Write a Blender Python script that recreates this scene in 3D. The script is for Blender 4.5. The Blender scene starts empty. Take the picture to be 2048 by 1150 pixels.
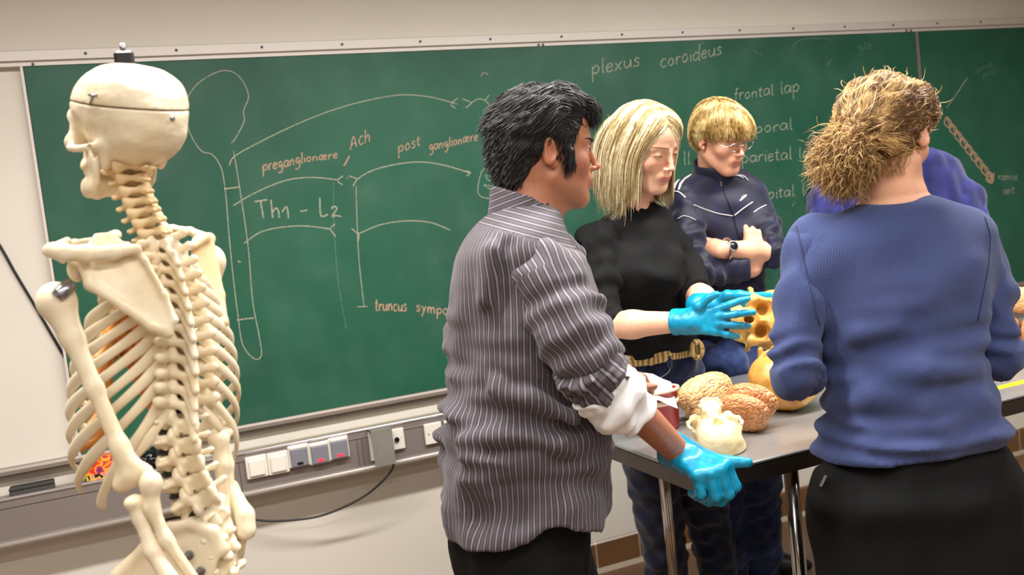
import bpy, math, random
import numpy as np
from mathutils import Matrix, Vector
random.seed(7); np.random.seed(7)
SC = bpy.context.scene
COL = SC.collection

# ------------------------------------------------------------------ camera
IW, IH = 2048.0, 1150.0
FPX, PITCH, ROLL, YAW = 1873.0, 0.07548, -0.11319, 0.38982
CAMZ = 1.5
def cam_axes():
    cy, sy, cp, sp = math.cos(YAW), math.sin(YAW), math.cos(PITCH), math.sin(PITCH)
    fw = np.array([sy*cp, cy*cp, -sp]); r0 = np.array([cy, -sy, 0.0]); u0 = np.cross(r0, fw)
    r = r0*math.cos(ROLL) + u0*math.sin(ROLL); u = -r0*math.sin(ROLL) + u0*math.cos(ROLL)
    return r, u, fw
CR, CU, CF = cam_axes()
cd = bpy.data.cameras.new('camera'); cam = bpy.data.objects.new('camera', cd); COL.objects.link(cam)
m = Matrix.Identity(4)
for i in range(3):
    m[i][0] = CR[i]; m[i][1] = CU[i]; m[i][2] = -CF[i]
m[2][3] = CAMZ
cam.matrix_world = m
cd.sensor_width = 36.0; cd.lens = FPX/IW*36.0; cd.clip_start = 0.05
cd.dof.use_dof = True; cd.dof.focus_distance = 2.15; cd.dof.aperture_fstop = 4.5
SC.camera = cam

# ------------------------------------------------------------------ exposure, world, ceiling lamps
SC.view_settings.view_transform = 'Standard'; SC.view_settings.look = 'None'
SC.view_settings.gamma = 1.0; SC.view_settings.exposure = 0.12
SC.view_settings.use_curve_mapping = False
SC.cycles.use_denoising = True
SC.cycles.max_bounces = 6
w = bpy.data.worlds.new('world'); SC.world = w; w.use_nodes = True
w.node_tree.nodes['Background'].inputs[0].default_value = (0.9, 0.95, 1.0, 1)
w.node_tree.nodes['Background'].inputs[1].default_value = 0.05
def area(name, loc, sx, sy, power, color=(1, .97, .92), rot=(0, 0, 0), spread=180):
    l = bpy.data.lights.new(name, 'AREA'); l.shape = 'RECTANGLE'; l.size = sx; l.size_y = sy
    l.energy = power; l.color = color; l.spread = math.radians(spread)
    o = bpy.data.objects.new(name, l); COL.objects.link(o); o.location = loc; o.rotation_euler = rot
    return o
area('fluorescent_light', (1.3, 1.72, 2.86), 4.6, 0.16, 160, spread=160)
area('fluorescent_light', (1.3, 0.1, 2.86), 4.6, 0.16, 66, spread=160)
area('fluorescent_light', (1.0, -1.7, 2.86), 4.6, 0.16, 56, spread=165)

# ------------------------------------------------------------------ points from the picture to the place
def ray(x, y): return CF + CR*(x-IW/2)/FPX - CU*(y-IH/2)/FPX
C0 = np.array([0, 0, CAMZ])
def PD(x, y, d): return C0 + ray(x, y)*d
def PY(x, y, Y):
    r = ray(x, y); return C0 + r*(Y/r[1])
def PZ(x, y, z):
    r = ray(x, y); return C0 + r*((z-CAMZ)/r[2])
RH = np.array([math.cos(YAW), -math.sin(YAW), 0.0])     # to the right of the view, level
FH = np.array([math.sin(YAW), math.cos(YAW), 0.0])      # into the view, level
UP = np.array([0, 0, 1.0])
def nrm(v): v = np.asarray(v, float); return v/np.linalg.norm(v)

# ------------------------------------------------------------------ materials
def rgb(r, g, b):
    f = lambda c: (c/255/12.92) if c/255 <= .04045 else ((c/255+.055)/1.055)**2.4
    return (f(r), f(g), f(b), 1)
class NT:
    def __init__(s, name):
        s.m = bpy.data.materials.new(name); s.m.use_nodes = True; s.t = s.m.node_tree; s.n = s.t.nodes
        s.b = s.n['Principled BSDF']; s.out = s.n['Material Output']
    def add(s, typ, ins=None, **kw):
        n = s.n.new(typ)
        for k, v in kw.items(): setattr(n, k, v)
        for k, v in (ins or {}).items():
            if hasattr(v, 'links') or isinstance(v, bpy.types.NodeSocket): s.t.links.new(v, n.inputs[k])
            else: n.inputs[k].default_value = v
        return n
    def link(s, a, b): s.t.links.new(a, b)
    def noise(s, scale, detail=3, vec=None, rough=.5):
        n = s.add('ShaderNodeTexNoise', {'Scale': scale, 'Detail': detail, 'Roughness': rough})
        s.link(vec if vec is not None else s.coord(), n.inputs['Vector']); return n.outputs['Fac']
    def coord(s):
        if not hasattr(s, '_c'): s._c = s.add('ShaderNodeTexCoord').outputs['Object']
        return s._c
    def math(s, op, a, b=0.0, c=0.0):
        n = s.n.new('ShaderNodeMath'); n.operation = op
        for i, v in enumerate((a, b, c)):
            if isinstance(v, bpy.types.NodeSocket): s.link(v, n.inputs[i])
            else: n.inputs[i].default_value = v
        return n.outputs[0]
    def mix(s, fac, a, b, blend='MIX'):
        n = s.n.new('ShaderNodeMix'); n.data_type = 'RGBA'; n.blend_type = blend
        for i, v in ((0, fac), (6, a), (7, b)):
            if isinstance(v, bpy.types.NodeSocket): s.link(v, n.inputs[i])
            else: n.inputs[i].default_value = v
        return n.outputs[2]
    def ramp(s, fac, stops):
        n = s.n.new('ShaderNodeValToRGB'); s.link(fac, n.inputs[0]); e = n.color_ramp.elements
        e[0].position, e[0].color = stops[0]; e[1].position, e[1].color = stops[-1]
        for p, c in stops[1:-1]:
            q = e.new(p); q.color = c
        return n.outputs[0]
    def bump(s, h, strength=.3, dist=.01):
        n = s.add('ShaderNodeBump', {'Height': h, 'Strength': strength, 'Distance': dist})
        s.link(n.outputs[0], s.b.inputs['Normal'])
    def attr(s, name, out='Fac'): return s.add('ShaderNodeAttribute', attribute_name=name).outputs[out]
    def col(s, v):
        if isinstance(v, bpy.types.NodeSocket): s.link(v, s.b.inputs['Base Color'])
        else: s.b.inputs['Base Color'].default_value = v
    def set(s, **kw):
        for k, v in kw.items():
            i = s.b.inputs[k.replace('_', ' ')]
            if isinstance(v, bpy.types.NodeSocket): s.link(v, i)
            else: i.default_value = v
def mat(name, c, rough=.5, metal=0., var=0., vs=8., bump=0., bs=60., bd=.004, spec=.5, c2=None, **kw):
    t = NT(name)
    if var or c2:
        f = t.noise(vs, 4)
        c2 = c2 or tuple(list(np.clip(np.array(c[:3])*(1-var), 0, 1))+[1])
        t.col(t.ramp(f, [(.35, c2), (.65, c)]))
    else: t.col(c)
    t.set(Roughness=rough, Metallic=metal, **kw); t.b.inputs['Specular IOR Level'].default_value = spec
    if bump: t.bump(t.noise(bs, 4), bump, bd)
    return t.m

# ------------------------------------------------------------------ objects
def mesh_obj(name, V, F, mt=None, parent=None, smooth=True, attrs=None):
    V = np.asarray(V, np.float32); me = bpy.data.meshes.new(name)
    if isinstance(F, np.ndarray):
        n = F.shape[1]; me.vertices.add(len(V)); me.vertices.foreach_set('co', V.ravel())
        me.loops.add(F.size); me.loops.foreach_set('vertex_index', F.astype(np.int32).ravel())
        me.polygons.add(len(F)); me.polygons.foreach_set('loop_start', np.arange(0, F.size, n, dtype=np.int32))
        me.update(calc_edges=True); me.validate()
    else:
        me.from_pydata([tuple(v) for v in V.tolist()], [], F)
    if smooth: me.polygons.foreach_set('use_smooth', np.ones(len(me.polygons), bool))
    for k, a in (attrs or {}).items():
        a = np.asarray(a, np.float32)
        if a.ndim == 2:
            at = me.color_attributes.new(k, 'FLOAT_COLOR', 'POINT')
            at.data.foreach_set('color', np.concatenate([a[:, :3], np.ones((len(a), 1), np.float32)], 1).ravel())
        else:
            at = me.attributes.new(k, 'FLOAT', 'POINT'); at.data.foreach_set('value', a)
    if mt: me.materials.append(mt)
    o = bpy.data.objects.new(name, me); COL.objects.link(o)
    if parent is not None:
        bpy.context.view_layer.update()
        o.parent = parent; o.matrix_parent_inverse = parent.matrix_world.inverted()
    return o
def tag(o, label, cat, group=None):
    o['label'] = label; o['category'] = cat
    if group: o['group'] = group
    return o
def thing(name, loc, label, cat, group=None):
    o = bpy.data.objects.new(name, None); COL.objects.link(o); o.location = [float(v) for v in loc]; o.empty_display_size = .05
    bpy.context.view_layer.update()
    return tag(o, label, cat, group)
def struct(o): o['kind'] = 'structure'; return o
class MB:
    """collects boxes, prisms and tubes into one mesh"""
    def __init__(s): s.V, s.F = [], []
    def raw(s, V, F):
        b = len(s.V); s.V += [tuple(map(float, v)) for v in V]; s.F += [tuple(i+b for i in f) for f in F]; return s
    def box(s, c, d, M=None, bev=0.0):
        hx, hy, hz = d[0]/2, d[1]/2, d[2]/2
        if bev <= 0:
            P = np.array([(x*hx, y*hy, z*hz) for z in (-1, 1) for y in (-1, 1) for x in (-1, 1)])
            F = [(0, 2, 3, 1), (4, 5, 7, 6), (0, 1, 5, 4), (2, 6, 7, 3), (0, 4, 6, 2), (1, 3, 7, 5)]
        else:   # chamfered box
            P = []; idx = {}
            for ax in range(3):
                for sg in (-1, 1):
                    for a in (-1, 1):
                        for b in (-1, 1):
                            v = [0, 0, 0]; h = (hx, hy, hz); o = [i for i in range(3) if i != ax]
                            v[ax] = sg*h[ax]; v[o[0]] = a*(h[o[0]]-bev); v[o[1]] = b*(h[o[1]]-bev)
                            key = [0, 0, 0]; key[ax] = sg; key[o[0]] = a; key[o[1]] = b
                            idx[(ax, tuple(key))] = len(P); P.append(v)
            P = np.array(P); F = []
            for ax in range(3):
                o = [i for i in range(3) if i != ax]
                for sg in (-1, 1):
                    q = []
                    for a, b in ((-1, -1), (1, -1), (1, 1), (-1, 1)):
                        k = [0, 0, 0]; k[ax] = sg; k[o[0]] = a; k[o[1]] = b; q.append(idx[(ax, tuple(k))])
                    F.append(tuple(q))
            for a0 in range(3):
                for a1 in range(a0+1, 3):
                    o = 3-a0-a1
                    for s0 in (-1, 1):
                        for s1 in (-1, 1):
                            k0 = [0, 0, 0]; k0[a0] = s0; k0[a1] = s1; k1 = list(k0); k0[o] = -1; k1[o] = 1
                            F.append((idx[(a0, tuple(k0))], idx[(a0, tuple(k1))], idx[(a1, tuple(k1))], idx[(a1, tuple(k0))]))
            for sx in (-1, 1):
                for sy in (-1, 1):
                    for sz in (-1, 1):
                        F.append(tuple(idx[(ax, (sx, sy, sz))] for ax in range(3)))
            # consistent outward winding
            G = []
            for f in F:
                p = P[list(f)]; n = np.cross(p[1]-p[0], p[2]-p[0])
                G.append(f if np.dot(n, p.mean(0)) > 0 else f[::-1])
            F = G
        if M is not None: P = P@np.asarray(M).T
        return s.raw(P+np.asarray(c), F)
    def tube(s, pts, r, n=8, close=True, flat=1.0):
        pts = np.asarray(pts, float); k = len(pts); r = np.broadcast_to(r, (k,))
        T = np.gradient(pts, axis=0); T /= np.linalg.norm(T, axis=1)[:, None]+1e-12
        u = np.cross(T[0], [0, 0, 1.0]);
        if np.linalg.norm(u) < 1e-3: u = np.cross(T[0], [1.0, 0, 0])
        V = []
        for i in range(k):
            u = u-T[i]*np.dot(u, T[i]); u /= np.linalg.norm(u)+1e-12; v = np.cross(T[i], u)
            for j in range(n):
                a = 2*math.pi*j/n; V.append(pts[i]+r[i]*(math.cos(a)*u+math.sin(a)*v*flat))
        F = [(i*n+j, i*n+(j+1) % n, (i+1)*n+(j+1) % n, (i+1)*n+j) for i in range(k-1) for j in range(n)]
        if close: F += [tuple(range(n-1, -1, -1)), tuple((k-1)*n+j for j in range(n))]
        return s.raw(V, F)
    def extrude_x(s, prof, x0, x1):
        """profile of (y, z) points swept along X"""
        n = len(prof); V = [(x0, y, z) for y, z in prof]+[(x1, y, z) for y, z in prof]
        F = [(i, (i+1) % n, n+(i+1) % n, n+i) for i in range(n)]+[tuple(range(n-1, -1, -1)), tuple(range(n, 2*n))]
        return s.raw(V, F)
    def lathe(s, prof, c, n=32, axis=(0, 0, 1), sx=1., sy=1.):
        """(radius, height) profile turned round an axis"""
        ax = nrm(axis); u = np.cross(ax, [0, 0, 1.0]) if abs(ax[2]) < .9 else np.array([1.0, 0, 0]); u = nrm(u-ax*np.dot(u, ax)); v = np.cross(ax, u)
        V = [np.asarray(c)+h*ax+r*(math.cos(2*math.pi*j/n)*u*sx+math.sin(2*math.pi*j/n)*v*sy) for r, h in prof for j in range(n)]
        k = len(prof); F = [(i*n+j, i*n+(j+1) % n, (i+1)*n+(j+1) % n, (i+1)*n+j) for i in range(k-1) for j in range(n)]
        if prof[0][0] > .001 and prof[-1][0] > .001: F += [((k-1)*n+j, (k-1)*n+(j+1) % n, (j+1) % n, j) for j in range(n)]
        else: F += [tuple(range(n-1, -1, -1)), tuple((k-1)*n+j for j in range(n))]
        return s.raw(V, F)
    def build(s, name, mt, parent=None, smooth=False): return mesh_obj(name, s.V, s.F, mt, parent, smooth)
def smooth_path(pts, n=8):
    """Catmull-Rom through the points"""
    P = np.asarray(pts, float); P = np.vstack([2*P[0]-P[1], P, 2*P[-1]-P[-2]]); out = []
    for i in range(1, len(P)-2):
        for t in np.linspace(0, 1, n, endpoint=False):
            a, b, c, d = P[i-1:i+3]
            out.append(.5*((2*b)+(c-a)*t+(2*a-5*b+4*c-d)*t*t+(3*b-a-3*c+d)*t**3))
    out.append(P[-2]); return np.array(out)

# ------------------------------------------------------------------ sculpting: blended distance fields -> one continuous surface
def axis(*segs):
    """segs: (start, stop, step) -> rectilinear coordinates"""
    o = [];
    for a, b, st in segs: o.append(np.arange(a, b-1e-9, st))
    o.append([segs[-1][1]]); return np.concatenate(o)
def axfine(lo, hi, step, fine=()):
    """coarse axis with finer stretches (a, b, step)"""
    x = lo; o = [lo]
    while x < hi:
        h = step
        for a, b, st in fine:
            if a <= x < b: h = min(h, st)
        for a, b, st in fine:
            if x < a < x+h: h = max((a-x), st)
        x += h; o.append(x)
    return np.array(o)
class Field:
    def __init__(s, xs, ys, zs):
        s.ax = [np.asarray(a, np.float32) for a in (xs, ys, zs)]
        s.f = np.full([len(a) for a in s.ax], 9.0, np.float32)
    def win(s, lo, hi):
        sl = []
        for a, l, h in zip(s.ax, lo, hi):
            i, j = np.searchsorted(a, l), np.searchsorted(a, h)
            if j <= i: return None
            sl.append(slice(i, j))
        return tuple(sl)
    def grid(s, sl):
        x, y, z = (a[q] for a, q in zip(s.ax, sl)); return x[:, None, None], y[None, :, None], z[None, None, :]
    def comb(s, sl, d, k, op):
        f = s.f[sl]
        if op == '-': a, b, sg = f, -d, -1.0
        elif op == '&': a, b, sg = f, d, -1.0
        else: a, b, sg = f, d, 1.0
        if sg > 0:
            r = np.minimum(a, b)
            if k > 0: h = np.maximum(k-np.abs(a-b), 0)/k; r = r-h*h*k*.25
        else:
            r = np.maximum(a, b)
            if k > 0: h = np.maximum(k-np.abs(a-b), 0)/k; r = r+h*h*k*.25
        s.f[sl] = r
    def prim(s, lo, hi, fn, k=0., op='+'):
        pad = max(k, .012); sl = s.win(np.asarray(lo)-pad, np.asarray(hi)+pad)
        if sl is None: return s
        x, y, z = s.grid(sl); s.comb(sl, fn(x, y, z).astype(np.float32), k, op); return s
    def ell(s, c, r, M=None, k=0., op='+', p=2.0):
        """ellipsoid; M rows are its axes; p > 2 squares it off"""
        c = np.asarray(c, float); r = np.asarray(r, float)
        if M is None: M = np.eye(3)
        M = np.asarray(M, float); e = np.sqrt(((M*r[:, None])**2).sum(0)) if p <= 2 else np.abs(M*r[:, None]).sum(0)
        def fn(x, y, z):
            dx, dy, dz = x-c[0], y-c[1], z-c[2]
            q = [(M[i][0]*dx+M[i][1]*dy+M[i][2]*dz)/r[i] for i in range(3)]
            if p == 2.0:
                k0 = np.sqrt(q[0]**2+q[1]**2+q[2]**2); k1 = np.sqrt((q[0]/r[0])**2+(q[1]/r[1])**2+(q[2]/r[2])**2)+1e-9
                return k0*(k0-1)/k1
            k0 = (abs(q[0])**p+abs(q[1])**p+abs(q[2])**p)**(1/p); return (k0-1)*r.min()
        return s.prim(c-e, c+e, fn, k, op)
    def cone(s, a, b, r1, r2=None, k=0., op='+', flat=None):
        """tapered rod with round ends; flat=(axis, factor) widens it across that axis"""
        r2 = r1 if r2 is None else r2; a = np.asarray(a, float); b = np.asarray(b, float); ab = b-a; L2 = max(np.dot(ab, ab), 1e-12)
        R = max(r1, r2)*(max(1, flat[1]) if flat is not None else 1)
        if flat is not None: fa = nrm(flat[0]); ff = 1/flat[1]-1
        def fn(x, y, z):
            dx, dy, dz = x-a[0], y-a[1], z-a[2]
            t = np.clip((dx*ab[0]+dy*ab[1]+dz*ab[2])/L2, 0, 1)
            dx, dy, dz = dx-t*ab[0], dy-t*ab[1], dz-t*ab[2]
            if flat is not None:
                q = (dx*fa[0]+dy*fa[1]+dz*fa[2])*ff; dx, dy, dz = dx+q*fa[0], dy+q*fa[1], dz+q*fa[2]
            return np.sqrt(dx*dx+dy*dy+dz*dz)-(r1+(r2-r1)*t)
        return s.prim(np.minimum(a, b)-R, np.maximum(a, b)+R, fn, k, op)
    def chain(s, pts, r, k=.004, op='+', flat=None):
        r = np.broadcast_to(r, (len(pts),))
        for i in range(len(pts)-1): s.cone(pts[i], pts[i+1], r[i], r[i+1], k, op, flat)
        return s
    def box(s, c, h, M=None, rd=.0, k=0., op='+'):
        c = np.asarray(c, float); h = np.asarray(h, float); M = np.eye(3) if M is None else np.asarray(M, float)
        e = np.abs(M*h[:, None]).sum(0)
        def fn(x, y, z):
            dx, dy, dz = x-c[0], y-c[1], z-c[2]
            q = [np.abs(M[i][0]*dx+M[i][1]*dy+M[i][2]*dz)-h[i]+rd for i in range(3)]
            o = np.sqrt(sum(np.maximum(v, 0)**2 for v in q)); return o+np.minimum(np.maximum(np.maximum(q[0], q[1]), q[2]), 0)-rd
        return s.prim(c-e, c+e, fn, k, op)
    def half(s, p, n, k=0.):
        """keep what lies behind the plane through p with normal n"""
        n = nrm(n); p = np.asarray(p, float); sl = tuple(slice(0, len(a)) for a in s.ax); x, y, z = s.grid(sl)
        s.comb(sl, ((x-p[0])*n[0]+(y-p[1])*n[1]+(z-p[2])*n[2]).astype(np.float32), k, '&'); return s
    def loft(s, st, e1=RH, k=0., p=2.2, op='+', capk=.02, infl=0.):
        """stations (centre, half width along e1, half depth across it), stacked upward"""
        st = sorted(st, key=lambda q: q[0][2]); Z = np.array([q[0][2] for q in st]); C = np.array([q[0] for q in st], float)
        A = np.array([q[1] for q in st])+infl; B = np.array([q[2] for q in st])+infl; e1 = nrm(e1); e2 = np.cross(UP, e1)
        # finer, smooth interpolation
        zz = np.linspace(Z[0], Z[-1], 160)
        def cr(v):
            m_ = np.gradient(v, Z); i = np.clip(np.searchsorted(Z, zz)-1, 0, len(Z)-2); h = Z[i+1]-Z[i]; t = (zz-Z[i])/h
            return (2*t**3-3*t*t+1)*v[i]+(t**3-2*t*t+t)*h*m_[i]+(-2*t**3+3*t*t)*v[i+1]+(t**3-t*t)*h*m_[i+1]
        cx, cy, aa, bb = cr(C[:, 0]), cr(C[:, 1]), cr(A), cr(B); R = max(A.max(), B.max())*1.1
        z0, z1 = Z[0]-infl, Z[-1]+infl
        def fn(x, y, z):
            zf = z.ravel(); X, Y, a, b = (np.interp(zf, zz, v).astype(np.float32)[None, None, :] for v in (cx, cy, aa, bb))
            dx, dy = x-X, y-Y; u = np.abs(dx*e1[0]+dy*e1[1])/a; v = np.abs(dx*e2[0]+dy*e2[1])/b
            k0 = (u**p+v**p)**(1/p)+1e-9; rr = np.sqrt(dx*dx+dy*dy)
            d = np.where(k0 > .3, rr*(1-1/np.maximum(k0, .3)), -np.minimum(a, b)*.7)
            c = np.maximum(z-z1, z0-z); h = np.maximum(capk-np.abs(d-c), 0)/capk
            return np.maximum(d, c)+h*h*capk*.25
        lo = np.array([C[:, 0].min()-R, C[:, 1].min()-R, z0]); hi = np.array([C[:, 0].max()+R, C[:, 1].max()+R, z1])
        return s.prim(lo, hi, fn, k, op)
    def warp(s, fn, band=.03):
        """push the surface out by fn(x, y, z) where it lies near"""
        i = np.nonzero(np.abs(s.f) < band)
        if len(i[0]): s.f[i] -= fn(s.ax[0][i[0]], s.ax[1][i[1]], s.ax[2][i[2]]).astype(np.float32)
        return s
    def surf(s, smooth=1):
        F = s.f; ins = F < 0
        n = [q-1 for q in F.shape]
        c = np.zeros(n, np.int8)
        for i in (0, 1):
            for j in (0, 1):
                for l in (0, 1): c += ins[i:i+n[0], j:j+n[1], l:l+n[2]]
        act = (c > 0) & (c < 8); I = np.array(np.nonzero(act)).T
        idx = np.full(n, -1, np.int32); idx[act] = np.arange(len(I))
        acc = np.zeros((len(I), 3)); cnt = np.zeros(len(I))
        val = {}
        for i in (0, 1):
            for j in (0, 1):
                for l in (0, 1): val[(i, j, l)] = F[I[:, 0]+i, I[:, 1]+j, I[:, 2]+l]
        for d in range(3):
            for a in (0, 1):
                for b in (0, 1):
                    k0 = [a, b]; k0.insert(d, 0); k1 = [a, b]; k1.insert(d, 1)
                    v0, v1 = val[tuple(k0)], val[tuple(k1)]; cr = (v0 < 0) != (v1 < 0)
                    t = np.where(cr, v0/np.where(cr, v0-v1, 1), 0)
                    p = np.array(k0, float)[None, :].repeat(len(I), 0); p[:, d] = t
                    acc += p*cr[:, None]; cnt += cr
        loc = acc/np.maximum(cnt, 1)[:, None]; V = np.empty_like(loc)
        for d in range(3):
            a = s.ax[d].astype(float); V[:, d] = a[I[:, d]]+(a[I[:, d]+1]-a[I[:, d]])*loc[:, d]
        Q = []
        for d in range(3):
            o = [q for q in range(3) if q != d]
            s0 = [slice(1, -1)]*3; s0[d] = slice(0, -1); s1 = [slice(1, -1)]*3; s1[d] = slice(1, None)
            A, B = ins[tuple(s0)], ins[tuple(s1)]; ch = np.array(np.nonzero(A != B)).T
            if not len(ch): continue
            up = A[tuple(ch.T)]; e = ch.copy(); e[:, o] += 1
            q = []
            for da, db in ((-1, -1), (0, -1), (0, 0), (-1, 0)):
                w_ = e.copy(); w_[:, o[0]] += da; w_[:, o[1]] += db; q.append(idx[tuple(w_.T)])
            q = np.stack(q, 1); flip = up if d != 1 else ~up
            q[~flip] = q[~flip][:, ::-1]; Q.append(q)
        Q = np.concatenate(Q)
        for _ in range(smooth):
            S = np.zeros_like(V); N = np.zeros(len(V))
            for a, b in ((0, 1), (1, 2), (2, 3), (3, 0)):
                for p, q in ((a, b), (b, a)):
                    for d in range(3): S[:, d] += np.bincount(Q[:, p], V[Q[:, q], d], len(V))
                    N += np.bincount(Q[:, p], minlength=len(V))
            V = V+.5*(S/np.maximum(N, 1)[:, None]-V)
        return V, Q
def frame(fwd, up=UP):
    """rows: right, forward, up of a thing that faces fwd"""
    y = nrm(fwd); x = nrm(np.cross(y, up)); return np.array([x, y, np.cross(x, y)])
_rs = np.random.RandomState(3)
def wave_noise(scale, n=10, seed=0, stretch=(1, 1, 1)):
    """sum of waves of about one wavelength, for folds and brain furrows"""
    rs = np.random.RandomState(seed); K = rs.normal(size=(n, 3)); K /= np.linalg.norm(K, axis=1)[:, None]
    K = K*(2*math.pi/scale)*rs.uniform(.75, 1.3, (n, 1))/np.asarray(stretch); ph = rs.uniform(0, 6.28, n)
    return lambda x, y, z: sum(np.cos(K[i, 0]*x+K[i, 1]*y+K[i, 2]*z+ph[i]) for i in range(n))/math.sqrt(n/2)
def box_axes(lo, hi, h): return [np.arange(l-2*h, u+3*h, h) for l, u in zip(lo, hi)]
# ------------------------------------------------------------------ the room
WY = 3.417                      # the wall behind the board
X0, X1, YB, ZC = -2.2, 6.4, -2.6, 2.9
M_wall = mat('wall_paint', rgb(214, 207, 196), .75, var=.04, vs=3, bump=.06, bs=220, bd=.002)
M_ceil = mat('ceiling_paint', rgb(200, 194, 182), .8)
t = NT('floor_tiles'); b = t.add('ShaderNodeTexBrick', {'Color1': rgb(122, 92, 66), 'Color2': rgb(112, 82, 58), 'Mortar': rgb(92, 78, 62), 'Scale': 1.0, 'Mortar Size': .004, 'Brick Width': .2, 'Row Height': .2}, offset=0.0)
t.link(t.coord(), b.inputs['Vector']); t.col(t.mix(t.math('MULTIPLY', t.noise(9, 4), .5), b.outputs['Color'], rgb(80, 58, 42))); t.set(Roughness=.42); M_floor = t.m
t = NT('skirting_tiles'); b = t.add('ShaderNodeTexBrick', {'Color1': rgb(122, 86, 54), 'Color2': rgb(104, 74, 48), 'Mortar': rgb(170, 158, 138), 'Scale': 1.0, 'Mortar Size': .0035, 'Brick Width': .205, 'Row Height': 1.0}, offset=0.0)
cx = t.add('ShaderNodeSeparateXYZ', {0: t.coord()}); cv = t.add('ShaderNodeCombineXYZ', {0: cx.outputs[0], 1: .5})
t.link(cv.outputs[0], b.inputs['Vector']); t.col(t.mix(t.math('MULTIPLY', t.noise(14, 4), .5), b.outputs['Color'], rgb(84, 56, 34))); t.set(Roughness=.3); M_skirt = t.m
M_grout = mat('grout', rgb(150, 138, 120), .8)
def slab(name, c, d, m_): return struct(MB().box(c, d).build(name, m_))
slab('wall_back', ((X0+X1)/2, WY+.05, ZC/2), (X1-X0, .1, ZC), M_wall)
slab('wall_left', (X0-.05, (YB+WY)/2, ZC/2), (.1, WY-YB, ZC), M_wall)
slab('wall_right', (X1+.05, (YB+WY)/2, ZC/2), (.1, WY-YB, ZC), M_wall)
slab('wall_front', ((X0+X1)/2, YB-.05, ZC/2), (X1-X0, .1, ZC), M_wall)
slab('floor', ((X0+X1)/2, (YB+WY)/2, -.05), (X1-X0, WY-YB, .1), M_floor)
slab('ceiling', ((X0+X1)/2, (YB+WY)/2, ZC+.05), (X1-X0, WY-YB, .1), M_ceil)
bb = MB().extrude_x([(WY, 0), (WY-.012, 0), (WY-.012, .118), (WY-.006, .125), (WY, .125)], X0, X1).build('baseboard_back', M_skirt); struct(bb)
tr = MB().extrude_x([(WY-.012, 0), (WY-.03, 0), (WY-.024, .006), (WY-.012, .016)], X0, X1).build('trim_1', M_grout); struct(tr)

# ------------------------------------------------------------------ chalkboard
BX0, BX1, BZ0, BZ1 = -0.205, 5.9, 0.876, 2.152
SEAM = float(PY(1834, 100, WY-.02)[0])
BY = WY-.022                    # its writing face
M_alu = mat('brushed_aluminium', rgb(178, 168, 160), .38, .75, var=.08, vs=4)
M_rail = mat('painted_rail', rgb(206, 198, 192), .45, .15)
M_dark = mat('black_plastic', rgb(14, 13, 14), .4)
t = NT('green_chalkboard')
f1 = t.noise(2.2, 5); f2 = t.noise(7, 6); mp = t.add('ShaderNodeMapping', {'Scale': (1, 1, .35)}); t.link(t.coord(), mp.inputs[0]); f3 = t.noise(5, 5, mp.outputs[0])
c = t.ramp(f1, [(.3, rgb(15, 70, 52)), (.7, rgb(21, 86, 63))])
c = t.mix(t.math('MULTIPLY', t.math('POWER', f2, 3.0), .35), c, rgb(110, 140, 125)); c = t.mix(t.math('MULTIPLY', t.math('POWER', f3, 4.0), .5), c, rgb(96, 130, 116))
t.col(c); t.set(Roughness=.5); t.b.inputs['Specular IOR Level'].default_value = .35; M_board = t.m
cb = thing('chalkboard', ((BX0+BX1)/2, WY, BZ0), 'long green chalkboard covered in chalk notes, mounted on the white wall', 'chalkboard')
MB().box(((BX0+SEAM)/2, WY-.012, (BZ0+BZ1)/2), (SEAM-BX0-.004, .02, BZ1-BZ0)).build('board_panel', M_board, cb)
MB().box(((SEAM+BX1)/2, WY-.012, (BZ0+BZ1)/2), (BX1-SEAM-.004, .02, BZ1-BZ0)).build('board_panel', M_board, cb)
MB().box((SEAM, WY-.014, (BZ0+BZ1)/2), (.016, .026, BZ1-BZ0)).build('joint_strip', M_alu, cb)
MB().box((BX0-.004, WY-.014, (BZ0+BZ1)/2), (.008, .026, BZ1-BZ0)).build('edge_strip', M_rail, cb)
# hanging rail along the top, dotted with screws
rl = MB().extrude_x([(WY, BZ1+.001), (WY-.026, BZ1+.001), (WY-.026, BZ1+.012), (WY-.02, BZ1+.014), (WY-.02, BZ1+.017), (WY-.03, BZ1+.018), (WY-.03, BZ1+.048), (WY-.012, BZ1+.054), (WY, BZ1+.054)], X0, X1).build('hanging_rail', M_rail, cb)
for i, px in enumerate((170, 351, 522, 682, 838, 978, 1120, 1241, 1362, 1476, 1583, 1686, 1783, 1871, 1958)):
    x = float(PY(px, 110-px*.055, WY-.03)[0])
    MB().lathe([(.0001, 0), (.0045, 0), (.0045, .003), (.0001, .0035)], (x, WY-.03, BZ1+.034), 10, (0, -1, 0)).build('screw', M_dark, rl)
for px in (1077, 1086, 1815, 1824, 60):
    x = float(PY(px, 90, WY-.026)[0]); MB().box((x, WY-.027, BZ1+.006), (.008, .004, .007)).build('rail_clip', M_dark, rl)
# chalk ledge
ld = MB().extrude_x([(WY, .878), (WY-.03, .878), (WY-.034, .87), (WY-.034, .858), (WY-.02, .852), (WY-.02, .84), (WY, .84)], X0, X1).build('bottom_frame', mat('frame_aluminium', rgb(138, 126, 118), .45, .3, var=.08, vs=4), cb)

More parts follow.
